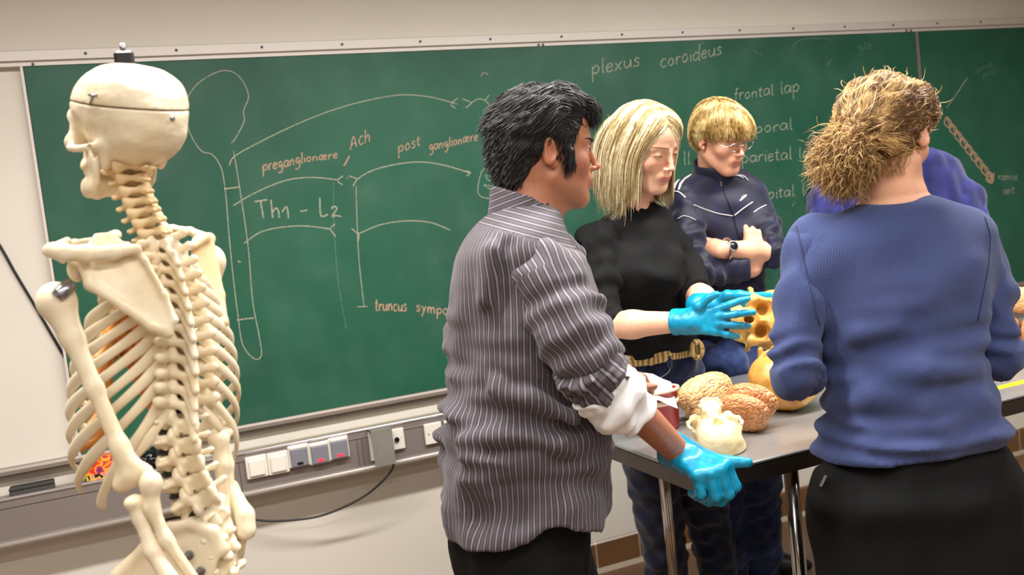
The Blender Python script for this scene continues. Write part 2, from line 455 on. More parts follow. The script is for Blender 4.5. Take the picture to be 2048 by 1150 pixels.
# ------------------------------------------------------------------ cable trunking under the board
TY = WY-.105
M_trunk = mat('grey_aluminium_trunking', rgb(134, 124, 120), .42, .25, var=.06, vs=3)
M_ledge = mat('pale_ledge', rgb(138, 132, 112), .5)
ct = thing('cable_trunking', ((BX0+BX1)/2, WY, .6), 'long grey aluminium cable trunking with chalk ledge under the chalkboard', 'trunking')
TZ0, TZ1 = .642, .797
MB().extrude_x([(WY, TZ0+.012), (TY+.012, TZ0), (TY, TZ0+.004), (TY, TZ0+.022), (TY+.004, TZ0+.024), (TY+.004, TZ1-.028), (TY, TZ1-.026), (TY, TZ1-.002), (TY+.006, TZ1+.003), (TY+.012, TZ1-.002), (TY+.012, TZ1-.012), (WY, TZ1-.012)], X0, X1).build('body', M_trunk, ct)
MB().box(((X0+X1)/2, WY-.045, TZ1-.010), (X1-X0, .08, .004)).build('chalk_ledge', M_ledge, ct)
M_lip = mat('polished_lip', rgb(214, 208, 214), .25, .8)
MB().tube([(X0, TY+.002, TZ1-.001), (X1, TY+.002, TZ1-.001)], .0062, 8).build('front_lip', M_lip, ct, True)
M_low = mat('pale_aluminium', rgb(176, 168, 162), .35, .3)
MB().tube([(X0, TY+.006, TZ0+.010), (X1, TY+.006, TZ0+.010)], .0115, 12).build('bottom_bead', M_low, ct, True)
MB().tube([(X0, TY+.0015, TZ1-.027), (X1, TY+.0015, TZ1-.027)], .0016, 6).build('cover_edge', M_lip, ct, True)
M_line = mat('trunking_joint', rgb(70, 62, 60), .6)
def on_trunk(px, py): return PY(px, py, TY)
for px, py in ((478, 930), (712, 870), (722, 868)):
    q = on_trunk(px, py); MB().box((q[0], TY+.0035, (TZ0+TZ1)/2-.002), (.0018, .002, TZ1-TZ0-.054)).build('cover_joint', M_line, ct)
M_white = mat('white_plastic', rgb(228, 222, 212), .35)
M_grey = mat('grey_plastic', rgb(122, 122, 132), .4)
M_red = NT('red_neon'); M_red.col(rgb(230, 40, 60)); M_red.set(Emission_Color=rgb(255, 40, 60), Emission_Strength=1.2); M_red = M_red.m
zs = on_trunk(513, 932)[2]
FR = np.array([[1, 0, 0], [0, 1, 0], [0, 0, 1.0]])
def plate(px, py, label, name, cat, w_=.072, h_=.078, group=None):
    q = on_trunk(px, py); th = thing(name, (q[0], TY, q[2]), label, cat, group)
    MB().box((q[0], TY-.004, q[2]), (w_, .012, h_), bev=.003).build('frame_plate', M_white, th)
    return th, q
for px, py, lb in ((513, 933, 'square white light switch on the trunking, nearest to the skeleton spine'), (556, 925, 'square white light switch between its twin and the grey socket covers')):
    th, q = plate(px, py, lb, 'light_switch', 'switch', group='light switches on the trunking')
    MB().box((q[0], TY-.013, q[2]-.002), (.052, .008, .054), bev=.002).build('rocker', M_white, th)
for px, py, lb, led in ((597, 911, 'grey flap socket with unlit window beside the white switches', 0), (638, 905, 'middle grey flap socket with red neon light on the trunking', 1), (677, 895, 'grey flap socket with red neon light nearest the metal box', 1)):
    th, q = plate(px, py, lb, 'power_socket', 'socket', group='grey flap sockets on the trunking')
    fl = MB().box((q[0], TY-.015, q[2]-.004), (.06, .012, .062), bev=.003).build('flap', M_grey, th)
    MB().box((q[0], TY-.012, q[2]+.032), (.062, .014, .012), bev=.003).build('hinge', M_white, th)
    MB().box((q[0], TY-.0215, q[2]-.024), (.02, .002, .009)).build('indicator_window', M_red if led else M_dark, fl)
th, q = plate(792, 878, 'white antenna socket with round black hole beside the metal box', 'antenna_socket', 'socket', .06)
MB().lathe([(.0001, 0), (.009, 0), (.009, .006), (.006, .006), (.006, .002), (.0001, .002)], (q[0], TY-.010, q[2]), 20, (0, -1, 0)).build('jack_hole', M_dark, th)
MB().lathe([(.0001, 0), (.002, 0), (.002, .001), (.0001, .001)], (q[0]+.018, TY-.0095, q[2]+.004), 8, (0, -1, 0)).build('screw', M_grey, th)
for px, py, lb in ((866, 866, 'blank white cover plate with two screws beside the striped shirt'), (906, 858, 'white cover plate on the trunking half hidden by the striped shirt')):
    th, q = plate(px, py, lb, 'cover_plate', 'cover plate', .068, group='blank plates on the trunking')
    for dx in (-.02, .02): MB().lathe([(.0001, 0), (.003, 0), (.003, .001), (.0001, .001)], (q[0]+dx, TY-.0095, q[2]), 10, (0, -1, 0)).build('screw', M_dark, th)
q = on_trunk(765, 888)
M_steel = mat('dull_sheet_steel', rgb(150, 145, 140), .42, .35, var=.15, vs=14)
gb = thing('socket_guard', (q[0], TY, q[2]), 'bent sheet metal guard bracket screwed to the trunking above the black cable', 'bracket')
g = MB(); w2, h2, d2 = .038, .068, .06
xc, zc = q[0]-.012, q[2]
g.box((xc, TY-d2, zc), (2*w2, .003, 2*h2-.006)); g.box((xc, TY-d2/2, zc+h2-.003), (2*w2, d2, .003))
g.build('guard', M_steel, gb)
MB().box((xc-.012, TY-.0015, zc), (.05, .003, 2*h2-.03)).build('mounting_flange', M_white, gb)
for dz in (-.03, .03): MB().lathe([(.0001, 0), (.004, 0), (.003, .002), (.0001, .002)], (xc-.022, TY-.003, zc+dz), 8, (0, -1, 0)).build('screw', M_dark, gb)
# cables
p0 = np.array([xc+.02, TY-.03, zc-.03])
pts = [p0]+[PY(x, y, Y_) for x, y, Y_ in ((787, 930, TY-.03), (770, 957, TY-.03), (735, 988, TY-.015), (690, 1013, TY-.0), (640, 1032, TY+.02), (590, 1040, TY+.03), (540, 1042, TY+.04), (497, 1038, TY+.05), (440, 1034, TY+.06), (380, 1034, TY+.06))]+[PY(330, 1040, WY-.02)]
pts[-2][1] = WY-.03
tag(MB().tube(smooth_path(pts), .0042, 8).build('power_cable', M_dark, None, True), 'black power cable sagging from the metal guard bracket across the white wall', 'cable')
pts = [PY(x, y, WY-.006) for x, y in ((-60, 400), (0, 492), (30, 545), (70, 612), (118, 695), (160, 770), (190, 830))]
tag(MB().tube(smooth_path(pts), .0045, 8).build('wall_cable', M_dark, None, True), 'thin black cable running slantwise down the white wall behind the skeleton arm', 'cable')
# things on the ledge
q = PY(60, 945, WY-.05); zl = TZ1-.0055
e = thing('board_eraser', (q[0], WY-.05, zl), 'dark felt board eraser lying on the ledge at the left edge', 'eraser')
MB().box((q[0], WY-.05, zl+.009), (.13, .045, .018), bev=.003).build('felt_pad', mat('grey_felt', rgb(72, 70, 66), .9, bump=.3, bs=300), e)
MB().box((q[0], WY-.05, zl+.023), (.13, .047, .012), bev=.003).build('back_block', mat('dark_wood_block', rgb(50, 46, 44), .6), e)
q = PY(205, 920, WY-.055)
t = NT('chalk_box_print'); n = t.noise(38, 2); c = t.ramp(n, [(.38, rgb(214, 40, 44)), (.46, rgb(236, 90, 40)), (.52, rgb(240, 190, 50)), (.6, rgb(208, 44, 60)), (.68, rgb(120, 40, 110))]); t.col(c); t.set(Roughness=.4)
cbx = thing('chalk_box', (q[0], WY-.055, zl), 'small red and yellow chalk carton on the ledge, seen between the ribs', 'box')
MB().box((q[0], WY-.055, zl+.04), (.115, .05, .08)).build('carton', t.m, cbx)
t = NT('chalk_box_band'); n = t.noise(60, 1); t.col(t.ramp(n, [(.45, rgb(20, 16, 18)), (.52, rgb(240, 208, 60)), (.62, rgb(235, 120, 140))])); MB().box((q[0], WY-.0555, zl+.014), (.116, .051, .022)).build('patterned_band', t.m, cbx)
q = PY(300, 905, WY-.06)
bg = thing('plastic_bag', (q[0], WY-.06, zl), 'crumpled black plastic bag on the ledge behind the spine', 'bag')
fb = Field(*box_axes((q[0]-.08, WY-.11, zl-.005), (q[0]+.08, WY-.01, zl+.09), .005)); fb.ell((q[0], WY-.06, zl+.036), (.062, .038, .032)); nf = wave_noise(.03, 12, 5); fb.warp(lambda x, y, z: .007*np.abs(nf(x, y, z))); fb.half((0, 0, zl+.001), (0, 0, -1))
mesh_obj('bag_body', *fb.surf(), mat('glossy_black_film', rgb(10, 10, 12), .15), bg)
# ------------------------------------------------------------------ chalk writing on the board (single-stroke hand)
G = {
'a': (.9, [[(.75, .85), (.4, 1), (.1, .65), (.15, .15), (.45, .05), (.72, .5), (.78, .9), (.76, .2), (.9, .02)]]),
'b': (.85, [[(.12, 1.8), (.1, 0)], [(.1, .55), (.4, .95), (.72, .6), (.6, .1), (.12, .05)]]),
'c': (.8, [[(.72, .85), (.4, 1), (.1, .55), (.3, .02), (.72, .15)]]),
'd': (.9, [[(.72, .8), (.35, .95), (.1, .5), (.3, .02), (.7, .3)], [(.82, 1.8), (.76, .1), (.9, 0)]]),
'e': (.8, [[(.12, .5), (.62, .62), (.6, .92), (.3, .95), (.1, .45), (.3, .02), (.72, .18)]]),
'f': (.6, [[(.6, 1.7), (.35, 1.75), (.28, 1.2), (.22, -.4)], [(.02, .9), (.52, .98)]]),
'g': (.85, [[(.7, .85), (.35, .98), (.12, .55), (.4, .15), (.7, .6), (.72, -.4), (.4, -.8), (.05, -.6)]]),
'h': (.85, [[(.12, 1.8), (.1, 0)], [(.1, .5), (.45, .95), (.66, .7), (.68, 0)]]),
'i': (.35, [[(.18, .95), (.18, .1), (.3, 0)], [(.2, 1.35), (.22, 1.42)]]),
'k': (.8, [[(.1, 1.8), (.1, 0)], [(.6, .95), (.15, .45), (.65, 0)]]),
'l': (.4, [[(.16, 1.8), (.18, .2), (.36, 0)]]),
'm': (1.25, [[(.1, .95), (.12, 0)], [(.12, .6), (.38, .95), (.55, .6), (.56, 0)], [(.56, .6), (.85, .95), (1.02, .6), (1.06, 0)]]),
'n': (.85, [[(.1, .95), (.12, 0)], [(.12, .55), (.42, .95), (.64, .65), (.68, 0)]]),
'o': (.85, [[(.42, 1), (.12, .6), (.3, .02), (.68, .3), (.6, .85), (.38, 1)]]),
'p': (.85, [[(.08, .95), (.14, -.9)], [(.1, .6), (.42, 1), (.72, .6), (.5, .1), (.12, .2)]]),
'r': (.65, [[(.1, .95), (.14, 0)], [(.13, .5), (.35, .9), (.6, .88)]]),
's': (.7, [[(.6, .88), (.3, 1), (.15, .72), (.5, .4), (.42, .05), (.05, .1)]]),
't': (.6, [[(.26, 1.5), (.24, .15), (.5, .05)], [(.02, 1), (.52, 1.05)]]),
'u': (.9, [[(.1, .95), (.14, .25), (.4, .03), (.68, .4), (.72, .95), (.74, .2), (.9, 0)]]),
'v': (.75, [[(.08, .95), (.35, 0), (.65, .95)]]),
'x': (.8, [[(.08, .95), (.68, 0)], [(.66, .95), (.06, 0)]]),
'y': (.8, [[(.1, .95), (.35, .2)], [(.68, .95), (.1, -.8)]]),
'\xe6': (1.3, [[(.6, .9), (.3, 1), (.1, .5), (.3, .05), (.62, .5), (.62, .9)], [(.62, .5), (1.1, .62), (1.05, .95), (.75, .9), (.65, .3), (.9, .02), (1.2, .2)]]),
'A': (1.1, [[(.05, 0), (.5, 1.6), (.95, 0)], [(.2, .6), (.8, .65)]]),
'T': (1.2, [[(.0, 1.6), (1.1, 1.75)], [(.5, 1.68), (.6, 0)]]),
'L': (.9, [[(.2, 1.8), (.1, .3), (.3, .0), (.75, .2)]]),
'1': (.7, [[(.05, .5), (.5, 1), (.55, -.1)]]),
'2': (.9, [[(.1, .8), (.4, 1.0), (.6, .75), (.1, 0), (.5, .08), (.95, -.05)]]),
'-': (.9, [[(.1, .55), (.75, .65)]]), '/': (.6, [[(.55, 1.8), (.05, 0)]]), ' ': (.7, []),
}
t = NT('chalk')
n = t.noise(420, 3); t.col(rgb(206, 200, 178)); t.set(Roughness=.95, Alpha=t.math('MULTIPLY_ADD', t.math('GREATER_THAN', n, .44), .45, .12)); M_chalk = t.m
t = NT('pink_chalk'); n = t.noise(420, 3); t.col(rgb(216, 172, 146)); t.set(Roughness=.95, Alpha=t.math('MULTIPLY_ADD', t.math('GREATER_THAN', n, .43), .5, .14)); M_chalk2 = t.m
t = NT('faint_chalk'); n = t.noise(300, 3); t.col(rgb(190, 200, 182)); t.set(Roughness=.95, Alpha=t.math('MULTIPLY_ADD', t.math('GREATER_THAN', n, .5), .25, .05)); M_chalk3 = t.m
def ribbon(mb, pts, r):
    """flat chalk stroke lying on the board"""
    P = np.asarray(pts); d = np.gradient(P, axis=0); d[:, 1] = 0; d /= np.linalg.norm(d, axis=1)[:, None]+1e-9
    nn = np.stack([-d[:, 2], 0*d[:, 0], d[:, 0]], 1)*r; y = np.array([0, -.0006, 0]); k = len(P)
    V = np.concatenate([P+nn, P+y, P-nn]); F = []
    for i in range(k-1): F += [(i, i+1, k+i+1, k+i), (k+i, k+i+1, 2*k+i+1, 2*k+i)]
    mb.raw(V, F)
def on_board(x, y): return PY(x, y, BY-.0004)
def stroke(mb, pp, r=.0022, n=7): ribbon(mb, smooth_path([on_board(x, y) for x, y in pp], n), r)
def words(txt, x0, y0, x1, y1, xh, slant=.12, r=.0022, m_=None, vary=.06, name='chalk_writing'):
    wt = sum(G[c][0] for c in txt); d = np.array([x1-x0, y1-y0], float); L = np.hypot(*d); sx = L/wt; d /= L
    up = np.array([-.105, -1.0]); up = nrm(up+d*slant)*xh
    rs = np.random.RandomState(len(txt)*7+int(x0)); mb = MB(); x = 0
    for c in txt:
        w_, S = G[c]; sc = 1+rs.uniform(-vary, vary); dy = rs.uniform(-vary, vary)
        for s_ in S:
            pp = [np.array([x0, y0])+d*(x+px*sx*.92)+up*(py*sc+dy) for px, py in s_]
            stroke(mb, pp, r, 5)
        x += w_*sx
    return mb.build(name, m_ or M_chalk, cb)
def lines(paths, r=.0022, m_=None, name='chalk_drawing', n=7):
    mb = MB()
    for p in paths: stroke(mb, p, r, n)
    return mb.build(name, m_ or M_chalk, cb)
words('pregangl', 525, 343, 607, 326, 13, r=.0023, m_=M_chalk2); words('ion\xe6re', 607, 325, 677, 316, 10, m_=M_chalk2)
lines([[(699, 312), (694, 321), (688, 332)]], .003, M_chalk2)
words('Ach', 700, 300, 742, 281, 16, m_=M_chalk2)
words('post', 796, 305, 842, 291, 13, m_=M_chalk2); words('ganglion\xe6re', 858, 302, 957, 280, 11, m_=M_chalk2)
words('Th1 - L2', 513, 436, 684, 432, 20, slant=.0, r=.0028)
words('truncus', 750, 621, 815, 622, 14, m_=M_chalk2, r=.0026); words('sympa', 832, 622, 899, 630, 12, m_=M_chalk2, r=.0026)
words('plexus', 1183, 150, 1282, 131, 17, r=.0023); words('coroideus', 1320, 136, 1446, 108, 16, r=.0023)
words('frontal', 1468, 200, 1548, 189, 13, r=.002); words('lap', 1560, 188, 1601, 183, 15, r=.002)
words('temporal', 1455, 275, 1586, 258, 13, r=.002)
words('parietal', 1483, 326, 1585, 318, 14, r=.002); words('lap', 1597, 318, 1637, 312, 13, r=.002)
words('occipital', 1487, 404, 1590, 391, 13, r=.002); words('lap', 1604, 391, 1640, 386, 13, r=.002)
words('al', 991, 208, 1022, 203, 14); words('n', 967, 321, 990, 318, 15); words('b', 1213, 257, 1238, 255, 16, r=.0018)
words('ll', 1366, 330, 1382, 328, 15, r=.0018)
words('gle', 1716, 104, 1745, 96, 10, r=.0015, m_=M_chalk3)
words('ramus', 1946, 150, 1986, 132, 8, r=.0014, m_=M_chalk3); words('post', 1966, 155, 1992, 146, 8, r=.0014, m_=M_chalk3)
words('ramus', 1996, 360, 2036, 360, 9, r=.0016); words('ant', 2007, 388, 2030, 386, 9, r=.0016)
# nerve diagram: head outline and spinal canal
lines([[(372, 225), (378, 190), (405, 160), (447, 141), (478, 153), (497, 190), (487, 222), (488, 243), (470, 278), (462, 286)],
       [(372, 225), (373, 245), (384, 275), (403, 302), (425, 310), (443, 338), (452, 395), (458, 470), (467, 560), (477, 640), (484, 685), (498, 709), (514, 719), (523, 708), (518, 670), (505, 600), (497, 500), (483, 400), (472, 330), (467, 302)]], .0018)
lines([[(449, 378), (478, 374)], [(474, 640), (508, 636)], [(475, 523), (482, 524)]], .0025)
lines([[(458, 331), (470, 312), (520, 284), (590, 250), (660, 222), (730, 202), (800, 190), (860, 194), (914, 208)], [(916, 196), (902, 208), (911, 217)], [(925, 198), (942, 206), (931, 216)], [(942, 206), (957, 198), (970, 201), (981, 212)], [(978, 190), (971, 200)], [(962, 152), (968, 145), (977, 150)]], .002)
lines([[(467, 411), (500, 391), (545, 370), (585, 358), (630, 355), (677, 360)], [(686, 352), (675, 361), (685, 370)], [(694, 355), (695, 357)], [(698, 352), (712, 357), (712, 362), (706, 372)], [(712, 360), (740, 343), (785, 330), (840, 324), (890, 331), (940, 346)], [(931, 341), (941, 346), (933, 352)]])
lines([[(488, 487), (520, 465), (560, 455), (610, 452), (660, 458)], [(670, 448), (661, 458), (671, 473)], [(703, 457), (717, 470), (716, 483)], [(716, 468), (760, 450), (810, 442), (860, 445), (900, 460)]])
lines([[(712, 372), (714, 440), (718, 520), (728, 614)], [(714, 614), (735, 613)]], .0017)
lines([[(667, 365), (668, 450), (676, 560), (692, 655)]], .0013, M_chalk3)
lines([[(998, 322), (987, 365), (981, 390)], [(982, 340), (964, 342), (957, 388), (990, 400)], [(985, 355), (972, 350), (977, 361), (988, 358)], [(982, 372), (968, 370), (980, 378)]], .0018)
# branching nerve on the right board
lines([[(1935, 155), (1915, 185), (1893, 216)]], .0022, M_chalk)
mb = MB()
for k in range(9):
    a = np.array([1888, 238])+np.array([95, 122])*(k/9.); 
    stroke(mb, [a+(4, -5), a+(14, 6), a+(12, 18), a+(1, 9), a+(5, -3), a+(12, 14)], .0042, 5)
stroke(mb, [(1988, 345), (1984, 366), (1972, 358), (1986, 350), (1979, 362)], .004, 5); mb.build('chalk_drawing', M_chalk3 if 0 else M_chalk2, cb)
for pth_ in ([[(1400, 90), (1400, 90), (1410, 83)], [(1653, 130), (1664, 120)], [(1583, 98), (1592, 86), (1610, 78), (1650, 77), (1664, 82)], [(1508, 100), (1514, 105), (1526, 110)], [(980, 236), (992, 232)], [(983, 243), (990, 241)], [(1584, 414), (1590, 404)]]): lines([pth_], .0016, M_chalk3)
# ------------------------------------------------------------------ skulls (used for the skeleton and the loose skulls)
def plate(F, pts, t, k=.004, op='+', bend=0.):
    """thin bone plate bounded by points lying near one plane"""
    P = np.asarray(pts, float); c = P.mean(0); U, S, Vt = np.linalg.svd(P-c); a, b, n = Vt
    q = np.stack([(P-c)@a, (P-c)@b], 1); R = np.linalg.norm(q, axis=1).max()+t
    def fn(x, y, z):
        dx, dy, dz = x-c[0], y-c[1], z-c[2]
        u = dx*a[0]+dy*a[1]+dz*a[2]; v = dx*b[0]+dy*b[1]+dz*b[2]; h = dx*n[0]+dy*n[1]+dz*n[2]-bend*(u*u+v*v)
        d = np.full(u.shape, 9., np.float32); sgn = np.ones(u.shape, np.float32); m_ = len(q)
        for i in range(m_):
            p0, p1 = q[i], q[(i+1) % m_]; e = p1-p0; wx, wy = u-p0[0], v-p0[1]
            tt = np.clip((wx*e[0]+wy*e[1])/np.dot(e, e), 0, 1); d = np.minimum(d, (wx-e[0]*tt)**2+(wy-e[1]*tt)**2)
            c1 = v >= p0[1]; c2 = v < p1[1]; c3 = e[0]*wy > e[1]*wx
            sgn = np.where((c1 & c2 & c3) | (~c1 & ~c2 & ~c3), -sgn, sgn)
        d = np.sqrt(d)*sgn; w0 = d+t; w1 = np.abs(h)
        return np.minimum(np.maximum(w0, w1), 0)+np.sqrt(np.maximum(w0, 0)**2+w1**2)-t
    e = np.array([R, R, R]); return F.prim(c-e, c+e, fn, k, op)
def skull_field(h=.0021):
    F = Field(*box_axes((-.08, -.11, -.10), (.08, .11, .095), h))
    F.ell((0, -.012, .024), (.069, .090, .070)); F.ell((0, .032, .024), (.057, .053, .054), k=.03); F.ell((0, -.058, -.004), (.056, .044, .048), k=.03)
    F.ell((0, -.014, -.025), (.052, .058, .03), k=.02)
    for s in (-1, 1): F.ell((s*.040, -.03, .045), (.030, .045, .035), k=.03)
    for s in (-1, 1): F.ell((s*.068, .034, -.022), (.017, .022, .034), k=.010, op='-')
    F.cone((-.04, .074, .004), (.04, .074, .004), .0105, k=.014)
    F.box((0, .060, -.046), (.028, .020, .026), rd=.014, k=.014)
    F.cone((0, -.012, -.052), (0, .035, -.045), .013, k=.008)
    for s in (-1, 1):
        F.ell((s*.047, .062, -.034), (.015, .015, .015), k=.012); F.cone((s*.049, .06, -.03), (s*.045, .064, .004), .0065, .007, k=.008)
        F.chain([(s*.052, .058, -.036), (s*.070, .034, -.038), (s*.0725, .004, -.036), (s*.062, -.020, -.030)], [.0062, .0052, .005, .006], k=.004)
        F.cone((s*.050, -.030, -.028), (s*.047, -.022, -.060), .013, .0065, k=.008); F.cone((s*.013, .034, -.062), (s*.016, .024, -.04), .004, .006, k=.004)
        F.cone((s*.018, -.012, -.052), (s*.020, -.030, -.055), .006, .005, k=.004)
    F.cone((0, .076, .002), (0, .092, -.020), .0065, .0055, k=.008)
    th = np.linspace(-1.25, 1.25, 14); arch = [(.028*math.sin(a), .052+.030*math.cos(a), -.070) for a in th]
    F.chain(arch, .0078, k=.006); F.ell((0, .052, -.083), (.0185, .026, .016), k=.004, op='-')
    for s in (-1, 1): F.ell((s*.0300, .086, -.014), (.0205, .022, .0188), k=.003, op='-', p=2.4); F.ell((s*.0255, .070, -.013), (.0150, .038, .0140), k=.006, op='-')
    F.cone((.004, .094, -.030), (.0062, .092, -.046), .0042, .0062, k=.003, op='-'); F.cone((-.004, .094, -.030), (-.0062, .092, -.046), .0042, .0062, k=.003, op='-')
    F.ell((0, .07, -.045), (.009, .03, .012), op='-', k=.003)
    F.cone((0, .07, -.05), (0, .09, -.046), .0012, k=.001)
    F.ell((0, -.034, -.056), (.0145, .0175, .022), k=.004, op='-')
    for s in (-1, 1): F.ell((s*.066, -.014, -.032), (.006, .004, .004), op='-', k=.002); F.ell((s*.020, .02, -.055), (.006, .008, .012), op='-', k=.003)
    for a in th: F.cone((.029*math.sin(a), .0525+.031*math.cos(a), -.074), (.0285*math.sin(a), .052+.0305*math.cos(a), -.0845), .0040, .0033, k=.0012)
    n = wave_noise(.03, 10, 2); n2 = wave_noise(.009, 12, 9)
    F.warp(lambda x, y, z: .0003*n(x, y, z)+.00012*n2(x, y, z))
    return F
def mandible_field(h=.0021):
    F = Field(*box_axes((-.07, -.03, -.135), (.07, .10, -.02), h))
    for s in (-1, 1):
        F.ell((s*.052, -.006, -.036), (.009, .005, .005)); pl = [(s*.051, -.012, -.040), (s*.049, .004, -.052), (s*.047, .018, -.036), (s*.046, .030, -.080), (s*.044, .012, -.106), (s*.048, -.006, -.090)]
        plate(F, pl, .0030, k=.004)
        F.chain([(s*.045, .012, -.095), (s*.036, .045, -.101), (s*.020, .070, -.106), (0, .078, -.108)], [.0078, .0085, .0095, .0105], k=.008, flat=((0, 0, 1), 1.5))
    F.ell((0, .083, -.117), (.014, .009, .008), k=.008)
    for a in np.linspace(-1.25, 1.25, 14): F.cone((.0265*math.sin(a), .051+.029*math.cos(a), -.098), (.0275*math.sin(a), .052+.030*math.cos(a), -.0865), .0036, .0031, k=.0015)
    return F
def bone_mat(name, c, c2, rough=.42):
    t = NT(name); n = t.noise(14, 5); g = t.noise(90, 4); c_ = t.ramp(n, [(.3, c2), (.62, c)]); t.col(t.mix(t.math('MULTIPLY', t.math('POWER', g, 4.), .6), c_, tuple(np.array(c2)*.6)[:3]+(1,)))
    t.set(Roughness=rough); t.set(Subsurface_Weight=.08, Subsurface_Radius=(.01, .006, .003)); t.bump(g, .1, .002); return t.m
M_bone = bone_mat('ivory_plastic_bone', rgb(236, 224, 198), rgb(226, 206, 170))
M_bone2 = bone_mat('tan_plastic_bone', rgb(232, 208, 166), rgb(220, 186, 138))
M_cart = bone_mat('orange_cartilage', rgb(222, 148, 58), rgb(196, 116, 40))
M_disc = mat('black_rubber_disc', rgb(22, 18, 16), .5)
M_screw = mat('steel_fitting', rgb(150, 150, 156), .25, .9)
SF = skull_field(); SV, SQ = SF.surf()
MFv, MFq = mandible_field().surf()
def place(V, c, M, s=1.0): return np.asarray(V)@(np.asarray(M)*s)+np.asarray(c)     # rows of M are the thing's own axes

def _sample(F, P):
    P = np.asarray(P, np.float32); idx = []; fr = []
    for d in range(3):
        a = F.ax[d]; i = np.clip(np.searchsorted(a, P[..., d])-1, 0, len(a)-2); idx.append(i); fr.append(np.clip((P[..., d]-a[i])/(a[i+1]-a[i]), 0, 1))
    r = 0
    for i in (0, 1):
        for j in (0, 1):
            for k in (0, 1):
                w_ = (fr[0] if i else 1-fr[0])*(fr[1] if j else 1-fr[1])*(fr[2] if k else 1-fr[2]); r = r+w_*F.f[idx[0]+i, idx[1]+j, idx[2]+k]
    return r
_smp = _sample
# ------------------------------------------------------------------ the skeleton
sk_f = nrm(-.75*RH+.66*FH); sk_l = nrm(-.66*RH-.75*FH)         # its chest faces left and away
D0 = 1.40
foot = PD(380, 1100, 1.44); foot[2] = 0
sk = thing('anatomical_skeleton', foot, 'ivory plastic teaching skeleton seen from behind at the left edge', 'skeleton')
def rot_axis(ax, a): return np.array(Matrix.Rotation(a, 3, Vector(ax)))
hf = nrm(-.81*RH+.585*FH); Mh = frame(hf)
Mh = (rot_axis(Mh[0], math.radians(14))@frame(hf).T).T
hc = PD(251, 250, D0); SKS = .965
cut_n = np.array([0, .0, 1.0]); cut_p = .014
import copy as _cp
def half_skull(up, cut_p=.031):
    F = Field(*SF.ax); F.f = SF.f.copy()
    F.half((0, 0, cut_p+(.0009 if up else -.0009)), (0, 0, -1) if up else (0, 0, 1)); return F.surf()
V, Q = half_skull(False); skull = mesh_obj('skull', place(V, hc, Mh, SKS), Q, M_bone, sk)
V, Q = half_skull(True); cal = mesh_obj('calvaria', place(V, hc, Mh, SKS), Q, M_bone, sk)
mesh_obj('mandible', place(MFv, hc, Mh, SKS), MFq, M_bone, sk)
def on_head(p): return hc+np.asarray(p)*SKS@Mh
def on_skull(x, y):
    """point on the skull seen at a picture position"""
    o, d = C0, ray(x, y); L = lambda v: (v-hc)@Mh.T/SKS
    t = np.linspace(1.0, 1.7, 1400); v = _smp(SF, L(C0+d*t[:, None])); i = np.nonzero(v < 0)[0][0]; return C0+d*t[i]
hk = [on_skull(x, y)-nrm(ray(x, y))*.0012 for x, y in ((186, 186), (185, 195), (181, 208))]; mb = MB(); mb.tube(hk, .0019, 6); mb.tube([on_skull(178, 190)-CF*.001, on_skull(194, 191)-CF*.001], .0017, 6); mb.build('latch_hook', M_screw, sk, True)
q = on_skull(345, 237); MB().lathe([(.0001, 0), (.004, 0), (.004, .003), (.0001, .004)], q, 10, nrm(-FH+RH*.3)).build('latch_pin', M_screw, sk)
q = on_head((0, -.0, .088)); mb = MB(); mb.box(q+UP*.010, (.028, .018, .026), bev=.004); mb.build('hanger_clip', M_dark, sk)
MB().tube([q+UP*.02, q+UP*.034], .004, 8).build('hanger_bolt', M_screw, sk, True)

def bone(name, fields, lo, hi, h, mt=None, warp=.0):
    F = Field(*box_axes(lo, hi, h)); fields(F)
    if warp: n = wave_noise(.02, 8, 4); F.warp(lambda x, y, z: warp*n(x, y, z))
    return mesh_obj(name, *F.surf(), mt or M_bone, sk)
def span(pts, r): P = np.asarray(pts); return P.min(0)-r, P.max(0)+r
